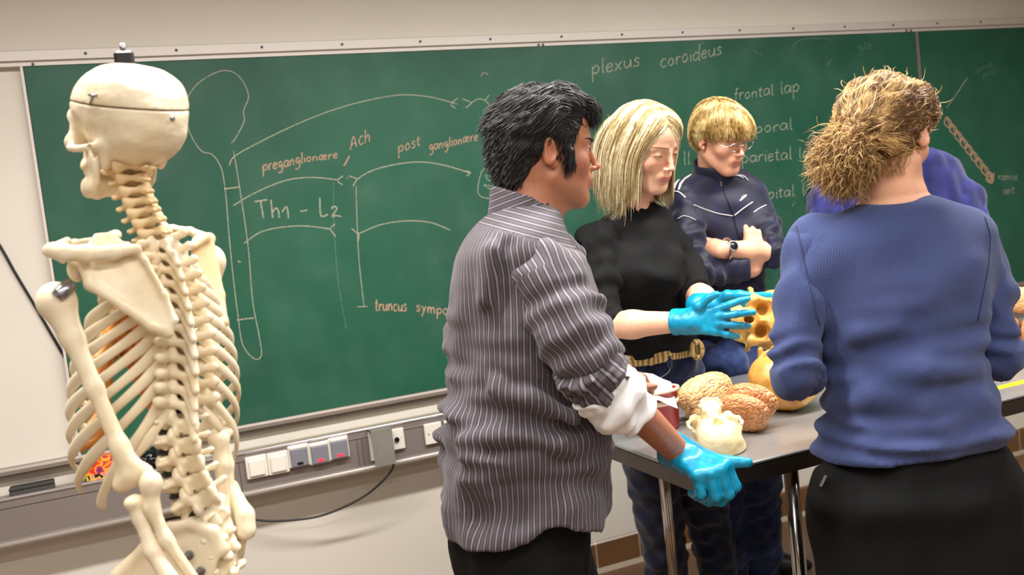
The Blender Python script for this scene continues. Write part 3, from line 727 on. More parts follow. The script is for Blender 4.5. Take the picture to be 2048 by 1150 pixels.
# spine: (px, py) of the vertebral bodies from the atlas down
sp = smooth_path([PD(x, y, d) for x, y, d in ((247, 330, 1.40), (256, 372, 1.40), (274, 420, 1.405), (300, 470, 1.41), (322, 540, 1.415), (338, 620, 1.42), (346, 700, 1.425), (346, 770, 1.43), (345, 840, 1.43), (350, 905, 1.43), (366, 965, 1.43), (396, 1020, 1.43))], 20)
al = np.concatenate([[0], np.cumsum(np.linalg.norm(np.diff(sp, axis=0), axis=1))])
def along(s): return np.array([np.interp(s, al, sp[:, i]) for i in range(3)])
LV = np.concatenate([np.full(7, .0165), np.linspace(.0185, .024, 12), np.linspace(.029, .033, 5)]); LV *= al[-1]/LV.sum()
sv = np.cumsum(LV)-LV/2
def vert_field(kind):
    """one vertebra; x left/right, y forward, z up, unit = its own height"""
    F = Field(*box_axes((-.05, -.075, -.045), (.05, .03, .035), .0019))
    if kind == 'c':
        F.ell((0, 0, 0), (.0125, .009, .0075), p=3); F.chain([(-.012, -.006, 0), (-.013, -.016, .001), (0, -.024, -.001), (.013, -.016, .001), (.012, -.006, 0)], .0042, k=.004)
        F.cone((0, -.022, -.001), (.004, -.040, -.007), .0042, .0028, k=.003); F.cone((0, -.022, -.001), (-.004, -.040, -.007), .0042, .0028, k=.003)
        for s in (-1, 1): F.cone((s*.012, -.004, 0), (s*.024, -.004, -.003), .0045, .004, k=.003); F.ell((s*.015, -.012, .002), (.006, .005, .008), k=.003)
    elif kind == 't':
        F.ell((0, 0, 0), (.0145, .0125, .0098), p=3.2); F.chain([(-.011, -.010, .003), (-.011, -.020, .002), (0, -.027, -.002), (.011, -.020, .002), (.011, -.010, .003)], .005, k=.004)
        F.chain([(0, -.025, -.003), (0, -.040, -.018), (0, -.046, -.032)], [.0052, .0046, .0052], k=.004)
        for s in (-1, 1): F.chain([(s*.010, -.016, .002), (s*.026, -.026, .004), (s*.031, -.029, .005)], [.005, .0045, .0062], k=.004); F.ell((s*.012, -.018, .008), (.006, .004, .008), k=.004)
    else:
        F.ell((0, 0, 0), (.026, .019, .0135), p=3.2)
        F.chain([(-.013, -.014, .003), (-.013, -.026, .0), (0, -.034, -.004), (.013, -.026, .0), (.013, -.014, .003)], .006, k=.005)
        F.box((0, -.048, -.006), (.0035, .017, .012), rd=.0034, k=.005); F.ell((0, -.064, -.007), (.0052, .006, .011), k=.004)
        for s in (-1, 1):
            F.cone((s*.013, -.018, .002), (s*.040, -.026, .004), .0055, .0042, k=.004); F.ell((s*.016, -.028, .010), (.0075, .007, .0105), k=.004); F.ell((s*.013, -.031, -.014), (.0068, .0065, .010), k=.004)
    n = wave_noise(.016, 9, ord(kind)); F.warp(lambda x, y, z: .0008*n(x, y, z)); return F.surf()
VT = {k: vert_field(k) for k in 'ctl'}
meshes = {}
for i in range(24):
    kind = 'c' if i < 7 else 't' if i < 19 else 'l'
    c = along(sv[i]); tz = nrm(along(sv[i]-.01)-along(sv[i]+.01))
    yf = sk_f if i > 6 else nrm(sk_f*(i/7)+hf*(1-i/7)); y = nrm(yf-tz*np.dot(yf, tz)); M = np.array([np.cross(y, tz), y, tz])
    k = {'c': .0165, 't': .0205, 'l': .030}[kind]; s = LV[i]/k*(1.06 if kind != 'l' else .98)
    s *= {'c': 1.12, 't': 1.14, 'l': 1.05}[kind]
    if i == 0: s *= 1.25
    V, Q = VT[kind]; mesh_obj('vertebra', place(V, c, M, s), Q, M_bone if kind != 'c' else M_bone2, sk)
    if i >= 11:
        d = along(sv[i]+LV[i]/2); r = .014*s if kind == 't' else .0240*s
        dk = MB().lathe([(.0001, -.0042), (r*.9, -.004), (r, 0), (r*.9, .004), (.0001, .0042)], d+y*.001, 18, tz).build('spinal_disc', M_disc if i >= 17 else M_bone2, sk, True)
# ribs
RW = [.052, .077, .097, .111, .121, .128, .132, .134, .134, .128, .112, .085]
RD = [.080, .116, .146, .167, .184, .196, .204, .208, .208, .200, .140, .095]
RZ = [.022, .040, .052, .060, .068, .076, .084, .092, .100, .112, .125, .085]
ends = {}
for i in range(12):
    c = along(sv[7+i]); back = c-sk_f*.022
    for s in (1, -1):      # 1: its left
        ph0, ph1 = -100, (58 if i < 7 else 46 if i < 9 else 30 if i == 9 else 14 if i == 10 else -22)
        pts = [c-sk_f*.012+sk_l*s*.012, back+sk_l*s*.026+UP*.004]
        for ph in np.linspace(-78, ph1, 14):
            a = math.radians(ph); f = (ph+78)/136
            pts.append(back+sk_l*s*(RW[i]*math.cos(a)**.9 if math.cos(a) > 0 else 0)+sk_f*(RD[i]*.5*(1+math.sin(a))-.006)-UP*(RZ[i]*(f**.8)*1.8))
        pts = smooth_path(pts, 3); r = np.full(len(pts), .0056); r[:4] = .0050
        MB_ = MB(); T = np.gradient(pts, axis=0); k_ = len(pts); n_ = 10; Vv = []
        ctr = c+sk_f*RD[i]*.45
        for j in range(k_):
            t_ = nrm(T[j]); o = pts[j]-ctr; o = o-t_*np.dot(o, t_); o = nrm(o-UP*np.dot(o, UP)*.8); b_ = np.cross(t_, o)
            wdt = (.0086+.0012*math.sin(j*.3)) if j > 3 else .0052
            if j in (0, k_-1): wdt *= .6
            for q_ in range(n_): a = 2*math.pi*q_/n_; Vv.append(pts[j]+o*.0036*math.cos(a)+b_*wdt*math.sin(a))
        Ff = [(j*n_+q_, j*n_+(q_+1) % n_, (j+1)*n_+(q_+1) % n_, (j+1)*n_+q_) for j in range(k_-1) for q_ in range(n_)]+[tuple(range(n_-1, -1, -1)), tuple((k_-1)*n_+q_ for q_ in range(n_))]
        mesh_obj('rib', Vv, Ff, M_bone, sk); ends[(i, s)] = pts[-1]
c4 = along(sv[8]); st_top = c4+sk_f*.120-UP*.045; st_bot = along(sv[15])+sk_f*.185-UP*.005
bone('sternum', lambda F: (F.chain([st_top, st_top*.75+st_bot*.25, st_bot*.8+st_top*.2, st_bot], [.020, .014, .016, .006], k=.01, flat=(sk_f, .4))), *span([st_top, st_bot], .05), .0035, M_cart)
for (i, s), p in ends.items():
    if i > 8: continue
    t_ = min(i, 6)/6.5; q = st_top*(1-t_)+st_bot*t_+sk_l*s*.012; mid = (p*.5+q*.5)-UP*(.028 if i > 4 else .008)-UP*(.02 if i > 6 else 0)
    MB().tube(smooth_path([p, mid, q], 6), .0085, 8).build('costal_cartilage', M_cart, sk, True)
# shoulder blades, collar bones
def sc_plate(F):
    P = [PD(255, 488, 1.345), PD(290, 520, 1.343), PD(330, 590, 1.343), PD(350, 640, 1.343), (PD(336, 668, 1.341)), PD(305, 655, 1.332), PD(250, 615, 1.325), PD(180, 570, 1.318), PD(150, 530, 1.316), PD(165, 500, 1.322), PD(190, 470, 1.345), PD(225, 467, 1.353)]
    plate(F, P, .0035, .003)
    F.chain([P[9], P[7], P[6], P[5], P[4]], [.009, .007, .006, .006, .007], k=.008); F.chain([P[0], P[1], P[2], P[3], P[4]], .0042, k=.006)
    F.chain([PD(275, 497, 1.338), PD(225, 505, 1.322), PD(170, 508, 1.305), PD(125, 505, 1.297), PD(93, 502, 1.298)], [.006, .008, .009, .0095, .006], k=.008, flat=(UP, 1.25))
    F.chain([PD(125, 505, 1.297), PD(105, 500, 1.298), PD(135, 482, 1.335)], [.009, .009, .006], k=.006); F.ell(PD(152, 540, 1.338), (.012, .012, .018), k=.01)
    F.chain([PD(165, 515, 1.35), PD(150, 500, 1.375), PD(125, 520, 1.385)], [.008, .006, .006], k=.006)
bone('scapula', sc_plate, *span([PD(70, 460, 1.35), PD(370, 690, 1.41), PD(70, 690, 1.24)], .04), .0028, M_bone)
def sc_plate2(F):
    P = [PD(396, 470, 1.47), PD(380, 520, 1.452), PD(392, 585, 1.455), PD(420, 640, 1.465), PD(447, 645, 1.485), PD(440, 590, 1.50), PD(428, 530, 1.515), PD(420, 490, 1.515)]
    plate(F, P, .004, .003); F.chain([P[2], P[3], P[4]], .006, k=.006); F.chain([P[4], P[5], P[6], P[7]], .0075, k=.006); F.chain([PD(385, 492, 1.45), PD(405, 476, 1.49), PD(418, 478, 1.53)], [.007, .009, .011], k=.006)
bone('scapula', sc_plate2, *span([PD(370, 450, 1.43), PD(470, 660, 1.55)], .02), .003, M_bone2)
bone('clavicle', lambda F: F.chain([PD(112, 497, 1.315), PD(150, 488, 1.36), PD(195, 480, 1.42), PD(232, 470, 1.50)], [.008, .0065, .006, .009], k=.006), *span([PD(112, 497, 1.31), PD(235, 470, 1.5)], .03), .003)
bone('clavicle', lambda F: F.chain([PD(412, 476, 1.535), PD(380, 462, 1.545), PD(345, 458, 1.555), PD(318, 462, 1.55)], [.009, .0065, .007, .009], k=.006), *span([PD(412, 476, 1.53), PD(318, 455, 1.56)], .03), .003)
# arms
def humerus(F, a, b, r=.011):
    a, b = np.asarray(a), np.asarray(b); d = nrm(b-a); F.ell(a-d*.0+np.cross(d, FH)*.0, (.026, .026, .026)); F.chain([a+d*.01, a+d*.06, a*.5+b*.5, b-d*.05, b-d*.012], [.023, .0145, r, .0115, .012], k=.012)
    x = nrm(np.cross(d, nrm(FH+RH*.2))); F.cone(b+x*.022, b-x*.022, .0105, .012, k=.014); F.cone(b-d*.040, b+x*.018-d*.01, .008, .007, k=.01); F.cone(b-d*.040, b-x*.018-d*.01, .008, .007, k=.01)
ha, hb = PD(112, 600, 1.315), PD(268, 958, 1.30)
bone('humerus', lambda F: humerus(F, ha, hb), *span([ha, hb], .045), .0035)
MB().lathe([(.0001, -.014), (.009, -.014), (.0105, -.008), (.0105, .014), (.0001, .016)], PD(128, 581, 1.30), 16, nrm(PD(150, 560, 1.315)-PD(120, 590, 1.30))).build('joint_fitting', M_screw, sk, True)
MB().lathe([(.0001, 0), (.005, 0), (.005, .003), (.0001, .004)], PD(165, 547, 1.325), 12, -FH).build('joint_screw', M_screw, sk)
wl = PD(352, 1180, 1.27); wl2 = PD(400, 1175, 1.29)
def ulna(F): F.ell(PD(302, 964, 1.285), (.0145, .0145, .016)); F.chain([PD(302, 972, 1.285), PD(303, 1015, 1.285), PD(332, 1080, 1.285), wl2], [.0115, .0095, .0085, .0075], k=.012)
bone('ulna', ulna, *span([PD(300, 950, 1.285), wl2, PD(270, 1000, 1.30)], .03), .0035)
bone('radius', lambda F: (F.ell(PD(270, 1003, 1.285), (.0145, .0145, .008)), F.chain([PD(270, 1008, 1.285), PD(280, 1035, 1.285), PD(305, 1100, 1.28), wl], [.0105, .0095, .0105, .013], k=.01)), *span([PD(262, 990, 1.285), wl], .03), .0035)
ra, rb = PD(418, 520, 1.53), PD(428, 868, 1.50)
bone('humerus', lambda F: humerus(F, ra, rb, .0105), *span([ra, rb], .045), .0035)
wr, wr2 = PD(447, 1170, 1.47), PD(466, 1165, 1.48)
bone('ulna', lambda F: (F.ell(PD(438, 876, 1.485), (.016, .015, .017)), F.chain([PD(438, 880, 1.485), PD(444, 930, 1.48), PD(446, 1010, 1.48), wr], [.0135, .011, .010, .008], k=.01)), *span([PD(438, 860, 1.485), wr], .03), .0035)
bone('radius', lambda F: F.chain([PD(449, 896, 1.50), PD(455, 930, 1.50), PD(460, 1010, 1.49), wr2], [.011, .009, .0105, .012], k=.01), *span([PD(449, 890, 1.5), wr2], .03), .0035)
def hand_bones(wv, d, side):
    mb = MB(); x = nrm(np.cross(d, FH))
    for j in range(5):
        a = wv+x*(j-2)*.010+d*.02; b = a+d*(.058 if j != side else .04)+x*(j-2)*.005; mb.tube([wv+d*.004+x*(j-2)*.008, a, b], [.007, .006, .0055], 6)
        for l_ in (.036, .024, .016): c = b+d*l_; mb.tube([b, (b+c)/2, c], [.006, .0042, .0052], 6); b = c+d*.002
    return mb.build('hand', M_bone, sk, True)
hand_bones((wl+wl2)/2, nrm(wl+wl2-PD(302, 968, 1.285)*2), 4); hand_bones((wr+wr2)/2, nrm(wr+wr2-PD(444, 890, 1.49)*2), 0)
# pelvis
hipL, hipR = PD(345, 1215, 1.395), PD(470, 1215, 1.53)
def iliumL(F):
    P = [PD(233, 1150, 1.40), PD(290, 1098, 1.40), PD(340, 1056, 1.402), PD(385, 1046, 1.405), PD(425, 1062, 1.41), PD(446, 1098, 1.415), PD(430, 1150, 1.405), PD(400, 1190, 1.395), PD(345, 1215, 1.385), PD(290, 1195, 1.39)]
    plate(F, P, .006, .004); F.chain([P[0], P[1], P[2], P[3], P[4], P[5]], [.010, .0095, .0085, .009, .010, .012], k=.008)
    F.ell(hipL, (.034, .034, .034), k=.02); F.chain([hipL, hipL-UP*.06+sk_f*.01, hipL-UP*.085+sk_f*.06-sk_l*.035], [.022, .016, .013], k=.012); F.cone(hipL, hipL+sk_f*.08-sk_l*.06-UP*.02, .015, .012, k=.012)
    F.chain([hipL+sk_f*.08-sk_l*.06-UP*.02, hipL-UP*.085+sk_f*.06-sk_l*.035], .010, k=.008)
bone('hip_bone', iliumL, *span([PD(225, 1040, 1.40), PD(450, 1330, 1.36), PD(330, 1300, 1.52), hipL-UP*.12], .03), .004)
def iliumR(F):
    P = [PD(418, 985, 1.52), PD(442, 962, 1.525), PD(462, 975, 1.50), PD(490, 1030, 1.475), PD(492, 1060, 1.47), PD(480, 1110, 1.48), PD(465, 1190, 1.52), PD(440, 1190, 1.55), PD(420, 1080, 1.54)]
    plate(F, P, .007, .004); F.chain([P[1], P[2], P[3], P[4]], [.009, .011, .014, .016], k=.008); F.ell(hipR, (.034, .034, .034), k=.02)
    F.chain([hipR, hipR-UP*.06+sk_f*.01, hipR-UP*.085+sk_f*.06+sk_l*.035], [.022, .016, .013], k=.012); F.cone(hipR, hipR+sk_f*.08+sk_l*.06-UP*.02, .015, .012, k=.012); F.chain([hipR+sk_f*.08+sk_l*.06-UP*.02, hipR-UP*.085+sk_f*.06+sk_l*.035], .010, k=.008)
bone('hip_bone', iliumR, *span([PD(400, 940, 1.52), PD(500, 1100, 1.46), hipR-UP*.12, hipR+sk_f*.1+sk_l*.07], .03), .004)
def sacrum(F):
    a, b = PD(412, 1030, 1.435), PD(462, 1190, 1.435); u = nrm(b-a)
    F.chain([a, a*.6+b*.4, b], [.040, .034, .016], k=.01, flat=(sk_f, .42))
    for i in range(5):
        c = a+(b-a)*(i/4.6)-sk_f*.018
        F.ell(c-sk_f*.008+u*.006, (.009, .010, .011), k=.006)
        for s in (-1, 1): F.ell(c+sk_l*s*.022-sk_f*.0, (.008, .008, .008), k=.006); F.ell(c+sk_l*s*.013+u*.012-sk_f*.004, (.0045, .0065, .005), k=.003, op='-')
bone('sacrum', sacrum, *span([PD(350, 1000, 1.43), PD(520, 1220, 1.43)], .06), .0032, None, .0012)
for x, y in ((379, 1110), (402, 1142)):
    q = PD(x, y, 1.388); MB().lathe([(.0001, 0), (.0075, 0), (.007, .004), (.0001, .005)], q, 14, -FH).build('hip_screw', M_screw, sk)
# legs
for hp, s in ((hipL, 1), (hipR, -1)):
    h0 = hp+sk_l*s*.045-UP*.02; kn = np.array([*(hp+sk_l*s*.02+sk_f*.01)[:2], .49]); an = np.array([*(hp+sk_l*s*.025)[:2], .075])
    mb = MB(); mb.tube(smooth_path([hp+UP*.0, h0, h0-UP*.06, (h0+kn)/2+sk_f*.015, kn+UP*.05, kn], 5), np.interp(np.linspace(0, 1, 26), [0, .15, .3, .6, .85, 1], [.022, .02, .016, .0135, .018, .030]), 12); mb.build('femur', M_bone, sk, True)
    MB().lathe([(.0001, -.01), (.016, -.006), (.018, 0), (.012, .008), (.0001, .01)], kn+sk_f*.04+UP*.01, 12, sk_f).build('kneecap', M_bone, sk, True)
    MB().tube(smooth_path([kn-UP*.012, kn-UP*.06, (kn+an)/2, an+UP*.03, an], 5), np.interp(np.linspace(0, 1, 21), [0, .15, .5, .9, 1], [.032, .018, .013, .014, .018]), 12).build('tibia', M_bone, sk, True)
    MB().tube([kn-UP*.04+sk_l*s*.03, (kn+an)/2+sk_l*s*.03, an+sk_l*s*.022], [.009, .006, .010], 8).build('fibula', M_bone, sk, True)
    mb = MB(); mb.tube(smooth_path([an-UP*.03-sk_f*.05, an-UP*.028, an-UP*.03+sk_f*.05], 4), .026, 10)
    for j in range(5): a = an-UP*.035+sk_f*.05+sk_l*(j-2)*.012; mb.tube([a, a+sk_f*.06+sk_l*(j-2)*.006-UP*.02, a+sk_f*.11+sk_l*(j-2)*.008-UP*.030], [.012, .008, .008], 8)
    mb.build('foot', M_bone, sk, True)
# ------------------------------------------------------------------ sculpting people
def hit(F, o, d, t0=0., t1=4., n=900):
    """first point where the line o + d*t meets the surface"""
    o = np.asarray(o, float); d = np.asarray(d, float); t = np.linspace(t0, t1, n); v = _sample(F, o+d*t[:, None]); i = np.nonzero(v < 0)[0]
    if not len(i): return None
    i = max(i[0], 1); a, b = v[i-1], v[i]; return o+d*(t[i-1]+(t[i]-t[i-1])*(a/(a-b+1e-12)))
def hit_px(F, x, y, d0, d1):
    return hit(F, C0, ray(x, y), d0, d1, 500)
def grad(F, P, e=.004):
    g = np.array([_sample(F, P+np.eye(3)[i]*e)-_sample(F, P-np.eye(3)[i]*e) for i in range(3)]); return nrm(g)
def head_pose(fwd, pitch=0., roll=0.):
    M = frame(fwd); R = rot_axis(M[0], math.radians(-pitch)); M = (R@M.T).T
    R = rot_axis(M[1], math.radians(roll)); return (R@M.T).T
RE = .0122
def sculpt_head(F, c, M, s=1., fem=False, lid=.25, smile=0., jaw=1.):
    """a head with a face: x right, y forward, z up from the middle of the head at eye level"""
    c = np.asarray(c, float); L = lambda *p: c+(np.asarray(p)*s)@M
    E = lambda p, r, k=0., op='+', pw=2.: F.ell(L(*p), np.asarray(r)*s, M, k*s, op, pw)
    K = lambda a, b, r1, r2=None, k=0., op='+': F.cone(L(*a), L(*b), r1*s, (r1 if r2 is None else r2)*s, k*s, op)
    E((0, -.014, .034), (.075, .094, .084)); E((0, .030, .034), (.064, .058, .066), .03); E((0, -.06, .005), (.060, .046, .055), .03)
    jw = .92 if fem else 1.0; jw *= jaw
    E((0, .028, -.038), (.058*jw, .060, .074), .03); E((0, .045, -.078), (.042*jw, .044, .036), .03); E((0, .078, -.101), (.018*jw, .015, .013), .02)
    for q in (-1, 1):
        K((q*.056*jw, .002, -.058), (q*.022*jw, .068, -.101), .014, .012, .025)
        E((q*.040, .062, -.026), (.022, .018, .020), .025)                                # cheek bone
        K((q*.015, .082, .021), (q*.046, .068, .020), .0085 if not fem else .006, .007, .016)  # brow
        E((q*.031, .091, .003), (.0185, .013, .0115), .012, '-')                          # eye socket
        e = np.array([q*.0315, .0745, .003]); r = RE
        Fl = (1.14*r)
        def lidfn(up, e=e):
            cc = L(*e)
            def fn(x, y, z):
                dx, dy, dz = x-cc[0], y-cc[1], z-cc[2]; ly = (dx*M[1][0]+dy*M[1][1]+dz*M[1][2])/s; lz = (dx*M[2][0]+dy*M[2][1]+dz*M[2][2])/s
                d = np.sqrt(dx*dx+dy*dy+dz*dz)/s-Fl
                pl = (lid*r-lz) if up else (lz+.42*r+0*ly)
                return np.maximum(d, pl)*s
            return fn
        R3 = np.full(3, Fl*s)
        F.prim(L(*e)-R3, L(*e)+R3, lidfn(True), .0025*s); F.prim(L(*e)-R3, L(*e)+R3, lidfn(False), .0025*s)
        K((q*.0455, .074, .002), (q*.0475, .071, .0015), .003, k=.004); K((q*.0185, .079, .001), (q*.0165, .082, .0), .003, k=.004)
    K((0, .090, .010), (0, .1085, -.028), .0058, .0066, .012); E((0, .1105, -.030), (.0078, .0075, .0066), .006)
    for q in (-1, 1):
        E((q*.0118, .0985, -.034), (.0056, .0085, .0058), .005); E((q*.0066, .1035, -.0405), (.0034, .0045, .0030), .0025, '-')
    E((0, .086, -.058), (.026, .014, .016), .014)                                        # muzzle
    w_ = .0235 if not fem else .022; up = smile*.004
    for q in (-1, 1):
        K((0, .0995, -.0580), (q*w_, .0865, -.0622+up), .0036 if fem else .0032, .0014, .004)
        K((0, .0978, -.0690), (q*w_*.94, .0865, -.0635+up), .0044 if fem else .0040, .0016, .004)
        K((0, .1050, -.0634), (q*w_*.98, .0900, -.0630+up), .0016, .0011, .0018, '-')
    E((0, .094, -.0815), (.013, .006, .005), .006, '-')
    for q in (-1, 1):                                                                    # ears
        A = np.array([[q*.80, -.60, 0], [q*.55, .80, .12], [0, -.1, 1.]]); A /= np.linalg.norm(A, axis=1)[:, None]; A = A@M
        F.ell(L(q*.077, -.010, -.006), np.array([.0075, .0165, .030])*s, A, .004*s); F.ell(L(q*.0835, -.007, -.003), np.array([.0062, .0098, .020])*s, A, .004*s, '-'); F.ell(L(q*.074, .002, -.031), np.array([.006, .008, .010])*s, A, .005*s)
        F.cone(L(q*.076, .004, -.008), L(q*.078, .004, -.014), .004*s, .0035*s, .003*s)
def skin_cols(V, c, M, s, tone, lip, rosy, beard=None):
    """skin colour over the body: lips, ears and cheeks pinker, beard shadow where one grows"""
    P = ((np.asarray(V)-c)@np.asarray(M).T)/s; x, y, z = P.T; C = np.tile(np.asarray(tone[:3]), (len(V), 1))
    near = np.linalg.norm(P, axis=1) < .2
    def blend(w_, col): 
        nonlocal C
        w_ = (np.clip(w_, 0, 1)*near)[:, None]; C = C*(1-w_)+np.asarray(col[:3])*w_
    g = lambda px, py, pz, r: np.exp(-(((x-px)**2+(y-py)**2+(z-pz)**2)/r**2))
    blend(.55*(g(.044, .065, -.03, .022)+g(-.044, .065, -.03, .022)+g(0, .112, -.03, .012)+g(.08, -.01, -.005, .03)+g(-.08, -.01, -.005, .03)), rosy)
    if beard is not None: blend(.4*np.clip(1-np.abs((z+.085)/.045), 0, 1)*(y > .0)*(y < .2), beard)
    m_ = np.clip((1-(x/.026)**2)*1.5, 0, 1)*np.clip((.0098-np.abs(z+.0636))/.003, 0, 1)*(y > .082)
    blend(m_*.85, lip); return C
def skin_mat(name, rough=.45):
    t = NT(name); c = t.attr('Col', 'Color'); n = t.noise(60, 4); t.col(t.mix(t.math('MULTIPLY', n, .16), c, (.35, .12, .06, 1), 'MULTIPLY')); t.set(Roughness=rough, Subsurface_Weight=.12, Subsurface_Radius=(.012, .005, .003)); t.bump(t.noise(420, 3), .12, .0008); return t.m
M_skin = skin_mat('skin')
def col_mat(name, rough=.3):
    t = NT(name); t.col(t.attr('Col', 'Color')); t.set(Roughness=rough); return t.m
M_eye = col_mat('eye_surface', .08)
def eyes(parent, c, M, s, gaze, iris):
    for q in (-1, 1):
        e = c+(np.array([q*.0315, .0745, .003])*s)@M; g = nrm(np.asarray(gaze)@M); r = RE*s; prof = []; cols = []
        for a, col in ((0, (.005, .005, .005)), (11, (.005, .005, .005)), (13, iris), (24, iris), (27, np.array(iris)*.35), (29, (.55, .52, .49)), (50, (.55, .5, .47)), (80, (.7, .55, .5)), (120, (.7, .5, .45)), (180, (.7, .5, .45))):
            a = math.radians(a); prof.append((max(r*math.sin(a), 1e-5), r*math.cos(a)*(1.03 if math.degrees(a) < 26 else 1))); cols.append(col)
        mb = MB().lathe(prof, e, 20, g); mesh_obj('eye', mb.V, mb.F[:-2], M_eye, parent, True, {'Col': np.repeat(np.array(cols), 20, 0)})
def brows(parent, F, c, M, s, mt, th=.0036, h=.0235, arch=.005):
    for q in (-1, 1):
        mb = MB(); pts = []
        for u in np.linspace(0, 1, 9):
            o = c+(np.array([q*(.012+.045*u), .2, h+arch*math.sin(u*2.3)-.002*u])*s)@M; p = hit(F, o, -M[1], 0, .25, 400)
            if p is not None: pts.append(p+M[1]*.0002)
        if len(pts) > 3: mb.tube(smooth_path(pts, 3), np.interp(np.linspace(0, 1, (len(pts)-1)*3+1), [0, .25, 1], [th*.8, th, th*.3])*s, 6, flat=.75); mb.build('eyebrow', mt, parent, True)
def hand(F, w_, d, dors, side, s=1., curl=(20, 20, 20, 20), bend=None, thumb=(35, 20, 15), spread=1., infl=0., k=.006, curls=None, thumb_in=0.):
    """a hand: w_ wrist, d along the fingers, dors out of its back; side 1: thumb on x, where x = d x dors"""
    y = nrm(d); z = nrm(np.asarray(dors)-y*np.dot(dors, y)); x = np.cross(y, z)*side
    L = lambda a, b, c_: np.asarray(w_)+s*(x*a+y*b+z*c_); i_ = infl
    kn = [(.030, .088), (.0105, .093), (-.0105, .089), (-.0300, .079)]; wr = [(.016, .004), (.006, .0), (-.006, .0), (-.016, .004)]
    F.cone(L(0, -.03, 0), L(0, .012, 0), (.026+i_)*s, (.0255+i_)*s, k*2, flat=(x, 1.12))
    for (a, b), (u, v) in zip(kn, wr): F.cone(L(u, v, 0), L(a, b, .001), (.0135+i_)*s, (.0108+i_)*s, .014*s)
    F.ell(L(.004, .045, -.006), np.array([.034+i_, .045, .012+i_])*s, np.array([x, y, z]), .012*s)
    fl = [(.042, .025, .021), (.046, .029, .022), (.043, .027, .022), (.034, .020, .019)]
    for j in range(4):
        p = np.array(L(*kn[j], .001)); a0 = math.radians((1.5-j)*4.5*spread); th = 0
        cs = curls[j] if curls else (curl[j], curl[j]*1.15, curl[j]*.8)
        for q in range(3):
            th += math.radians(cs[q]); dirv = (y*math.cos(a0)+x*math.sin(a0))*math.cos(th)-z*math.sin(th); n_ = p+dirv*fl[j][q]*s
            r0 = (.0098, .0090, .0080)[q]*(.9 if j == 3 else 1); F.cone(p, n_, (r0+i_)*s, (r0*.92+i_)*s, (.0035 if q else .006)*s); p = n_
    t0 = L(.020, .018, -.004); t1 = L(.040, .044, -.012-thumb_in*.3); F.cone(t0, t1, (.015+i_)*s, (.0125+i_)*s, .012*s)
    a = math.radians(thumb[0]); dv = nrm(x*math.sin(a)+y*math.cos(a)-z*(.12+thumb_in)); t2 = t1+dv*.034*s; F.cone(t1, t2, (.0115+i_)*s, (.0105+i_)*s, .006*s)
    a = math.radians(thumb[0]-thumb[1]); dv = nrm(x*math.sin(a)+y*math.cos(a)-z*(.12+thumb_in*1.5)); F.cone(t2, t2+dv*.027*s, (.0105+i_)*s, (.0082+i_)*s, .004*s)
def strands(paths, r0, n=3, seed=0):
    """hair: paths (count, points, 3) -> thin tapering tubes; returns V, Q"""
    P = np.asarray(paths); m_, k, _ = P.shape; T = np.gradient(P, axis=1); T /= np.linalg.norm(T, axis=2, keepdims=True)+1e-9
    rs = np.random.RandomState(seed); u = np.cross(T, rs.normal(size=(m_, 1, 3))); u /= np.linalg.norm(u, axis=2, keepdims=True)+1e-9; v = np.cross(T, u)
    r = (r0*np.interp(np.linspace(0, 1, k), [0, .12, .7, 1], [.5, 1, .8, .12]))[None, :, None]*rs.uniform(.7, 1.3, (m_, 1, 1))
    V = np.stack([P+r*(math.cos(2*math.pi*j/n)*u+math.sin(2*math.pi*j/n)*v) for j in range(n)], 2)
    b = (np.arange(m_)*k*n)[:, None, None]; i = (np.arange(k-1)*n)[None, :, None]; j = np.arange(n)[None, None, :]; j2 = (j+1) % n
    Q = np.stack([b+i+j, b+i+j2, b+i+n+j2, b+i+n+j], 3).reshape(-1, 4); return V.reshape(-1, 3), Q
def comb(F, R, c, M, s, dirfn, L, steps=7, lift=.0015, rs=np.random, jit=.12, grav=0.):
    """strands rooted at R and combed along dirfn (in the head's own axes) over the surface"""
    P = np.asarray(R, float).copy(); n = len(P); L = np.broadcast_to(L, (n,)); J = rs.normal(size=(n, 3))*jit; out = [P.copy()]; lf = np.broadcast_to(lift, (n,))*rs.uniform(.3, 1.4, n)
    for k in range(steps):
        g = np.stack([_sample(F, P+np.eye(3)[i]*.005)-_sample(F, P-np.eye(3)[i]*.005) for i in range(3)], 1); g /= np.linalg.norm(g, axis=1)[:, None]+1e-6
        d = dirfn(((P-c)@M.T)/s, k/steps, rs)+J; d = d@M; d[:, 2] -= grav*k/steps; dist = _sample(F, P); dn = (d*g).sum(1); near = (dist < lf*2.5) & (dn < 0)
        d = d-g*(dn*near)[:, None]; d /= np.linalg.norm(d, axis=1)[:, None]+1e-9; P = P+d*(L/steps)[:, None]
        dist = _sample(F, P); t_ = lf*min(1, (k+1)/3); push = np.where(dist < t_, t_-dist, 0); P = P+g*push[:, None]; out.append(P.copy())
    return np.stack(out, 1)
def roots(VQ, n, rs, keep=None):
    V, Q = VQ; a, b, c_ = V[Q[:, 0]], V[Q[:, 1]], V[Q[:, 2]]; A = np.linalg.norm(np.cross(b-a, c_-a), axis=1); i = rs.choice(len(Q), n, p=A/A.sum()); u, v = rs.uniform(size=(2, n, 1))
    P = a[i]*(1-u)*(1-v)+b[i]*u*(1-v)+c_[i]*u*v+V[Q[i, 3]]*(1-u)*v
    return P if keep is None else P[keep(P)]
def hair_mat(name, dark, mid, light, rough=.38, scale=90.):
    t = NT(name); h = t.attr('tone'); n = t.noise(scale, 3); f = t.math('MULTIPLY_ADD', n, .55, t.math('MULTIPLY', h, .55)); t.col(t.ramp(f, [(.3, dark), (.52, mid), (.74, light)])); t.set(Roughness=rough); t.b.inputs['Specular IOR Level'].default_value = .45; return t.m
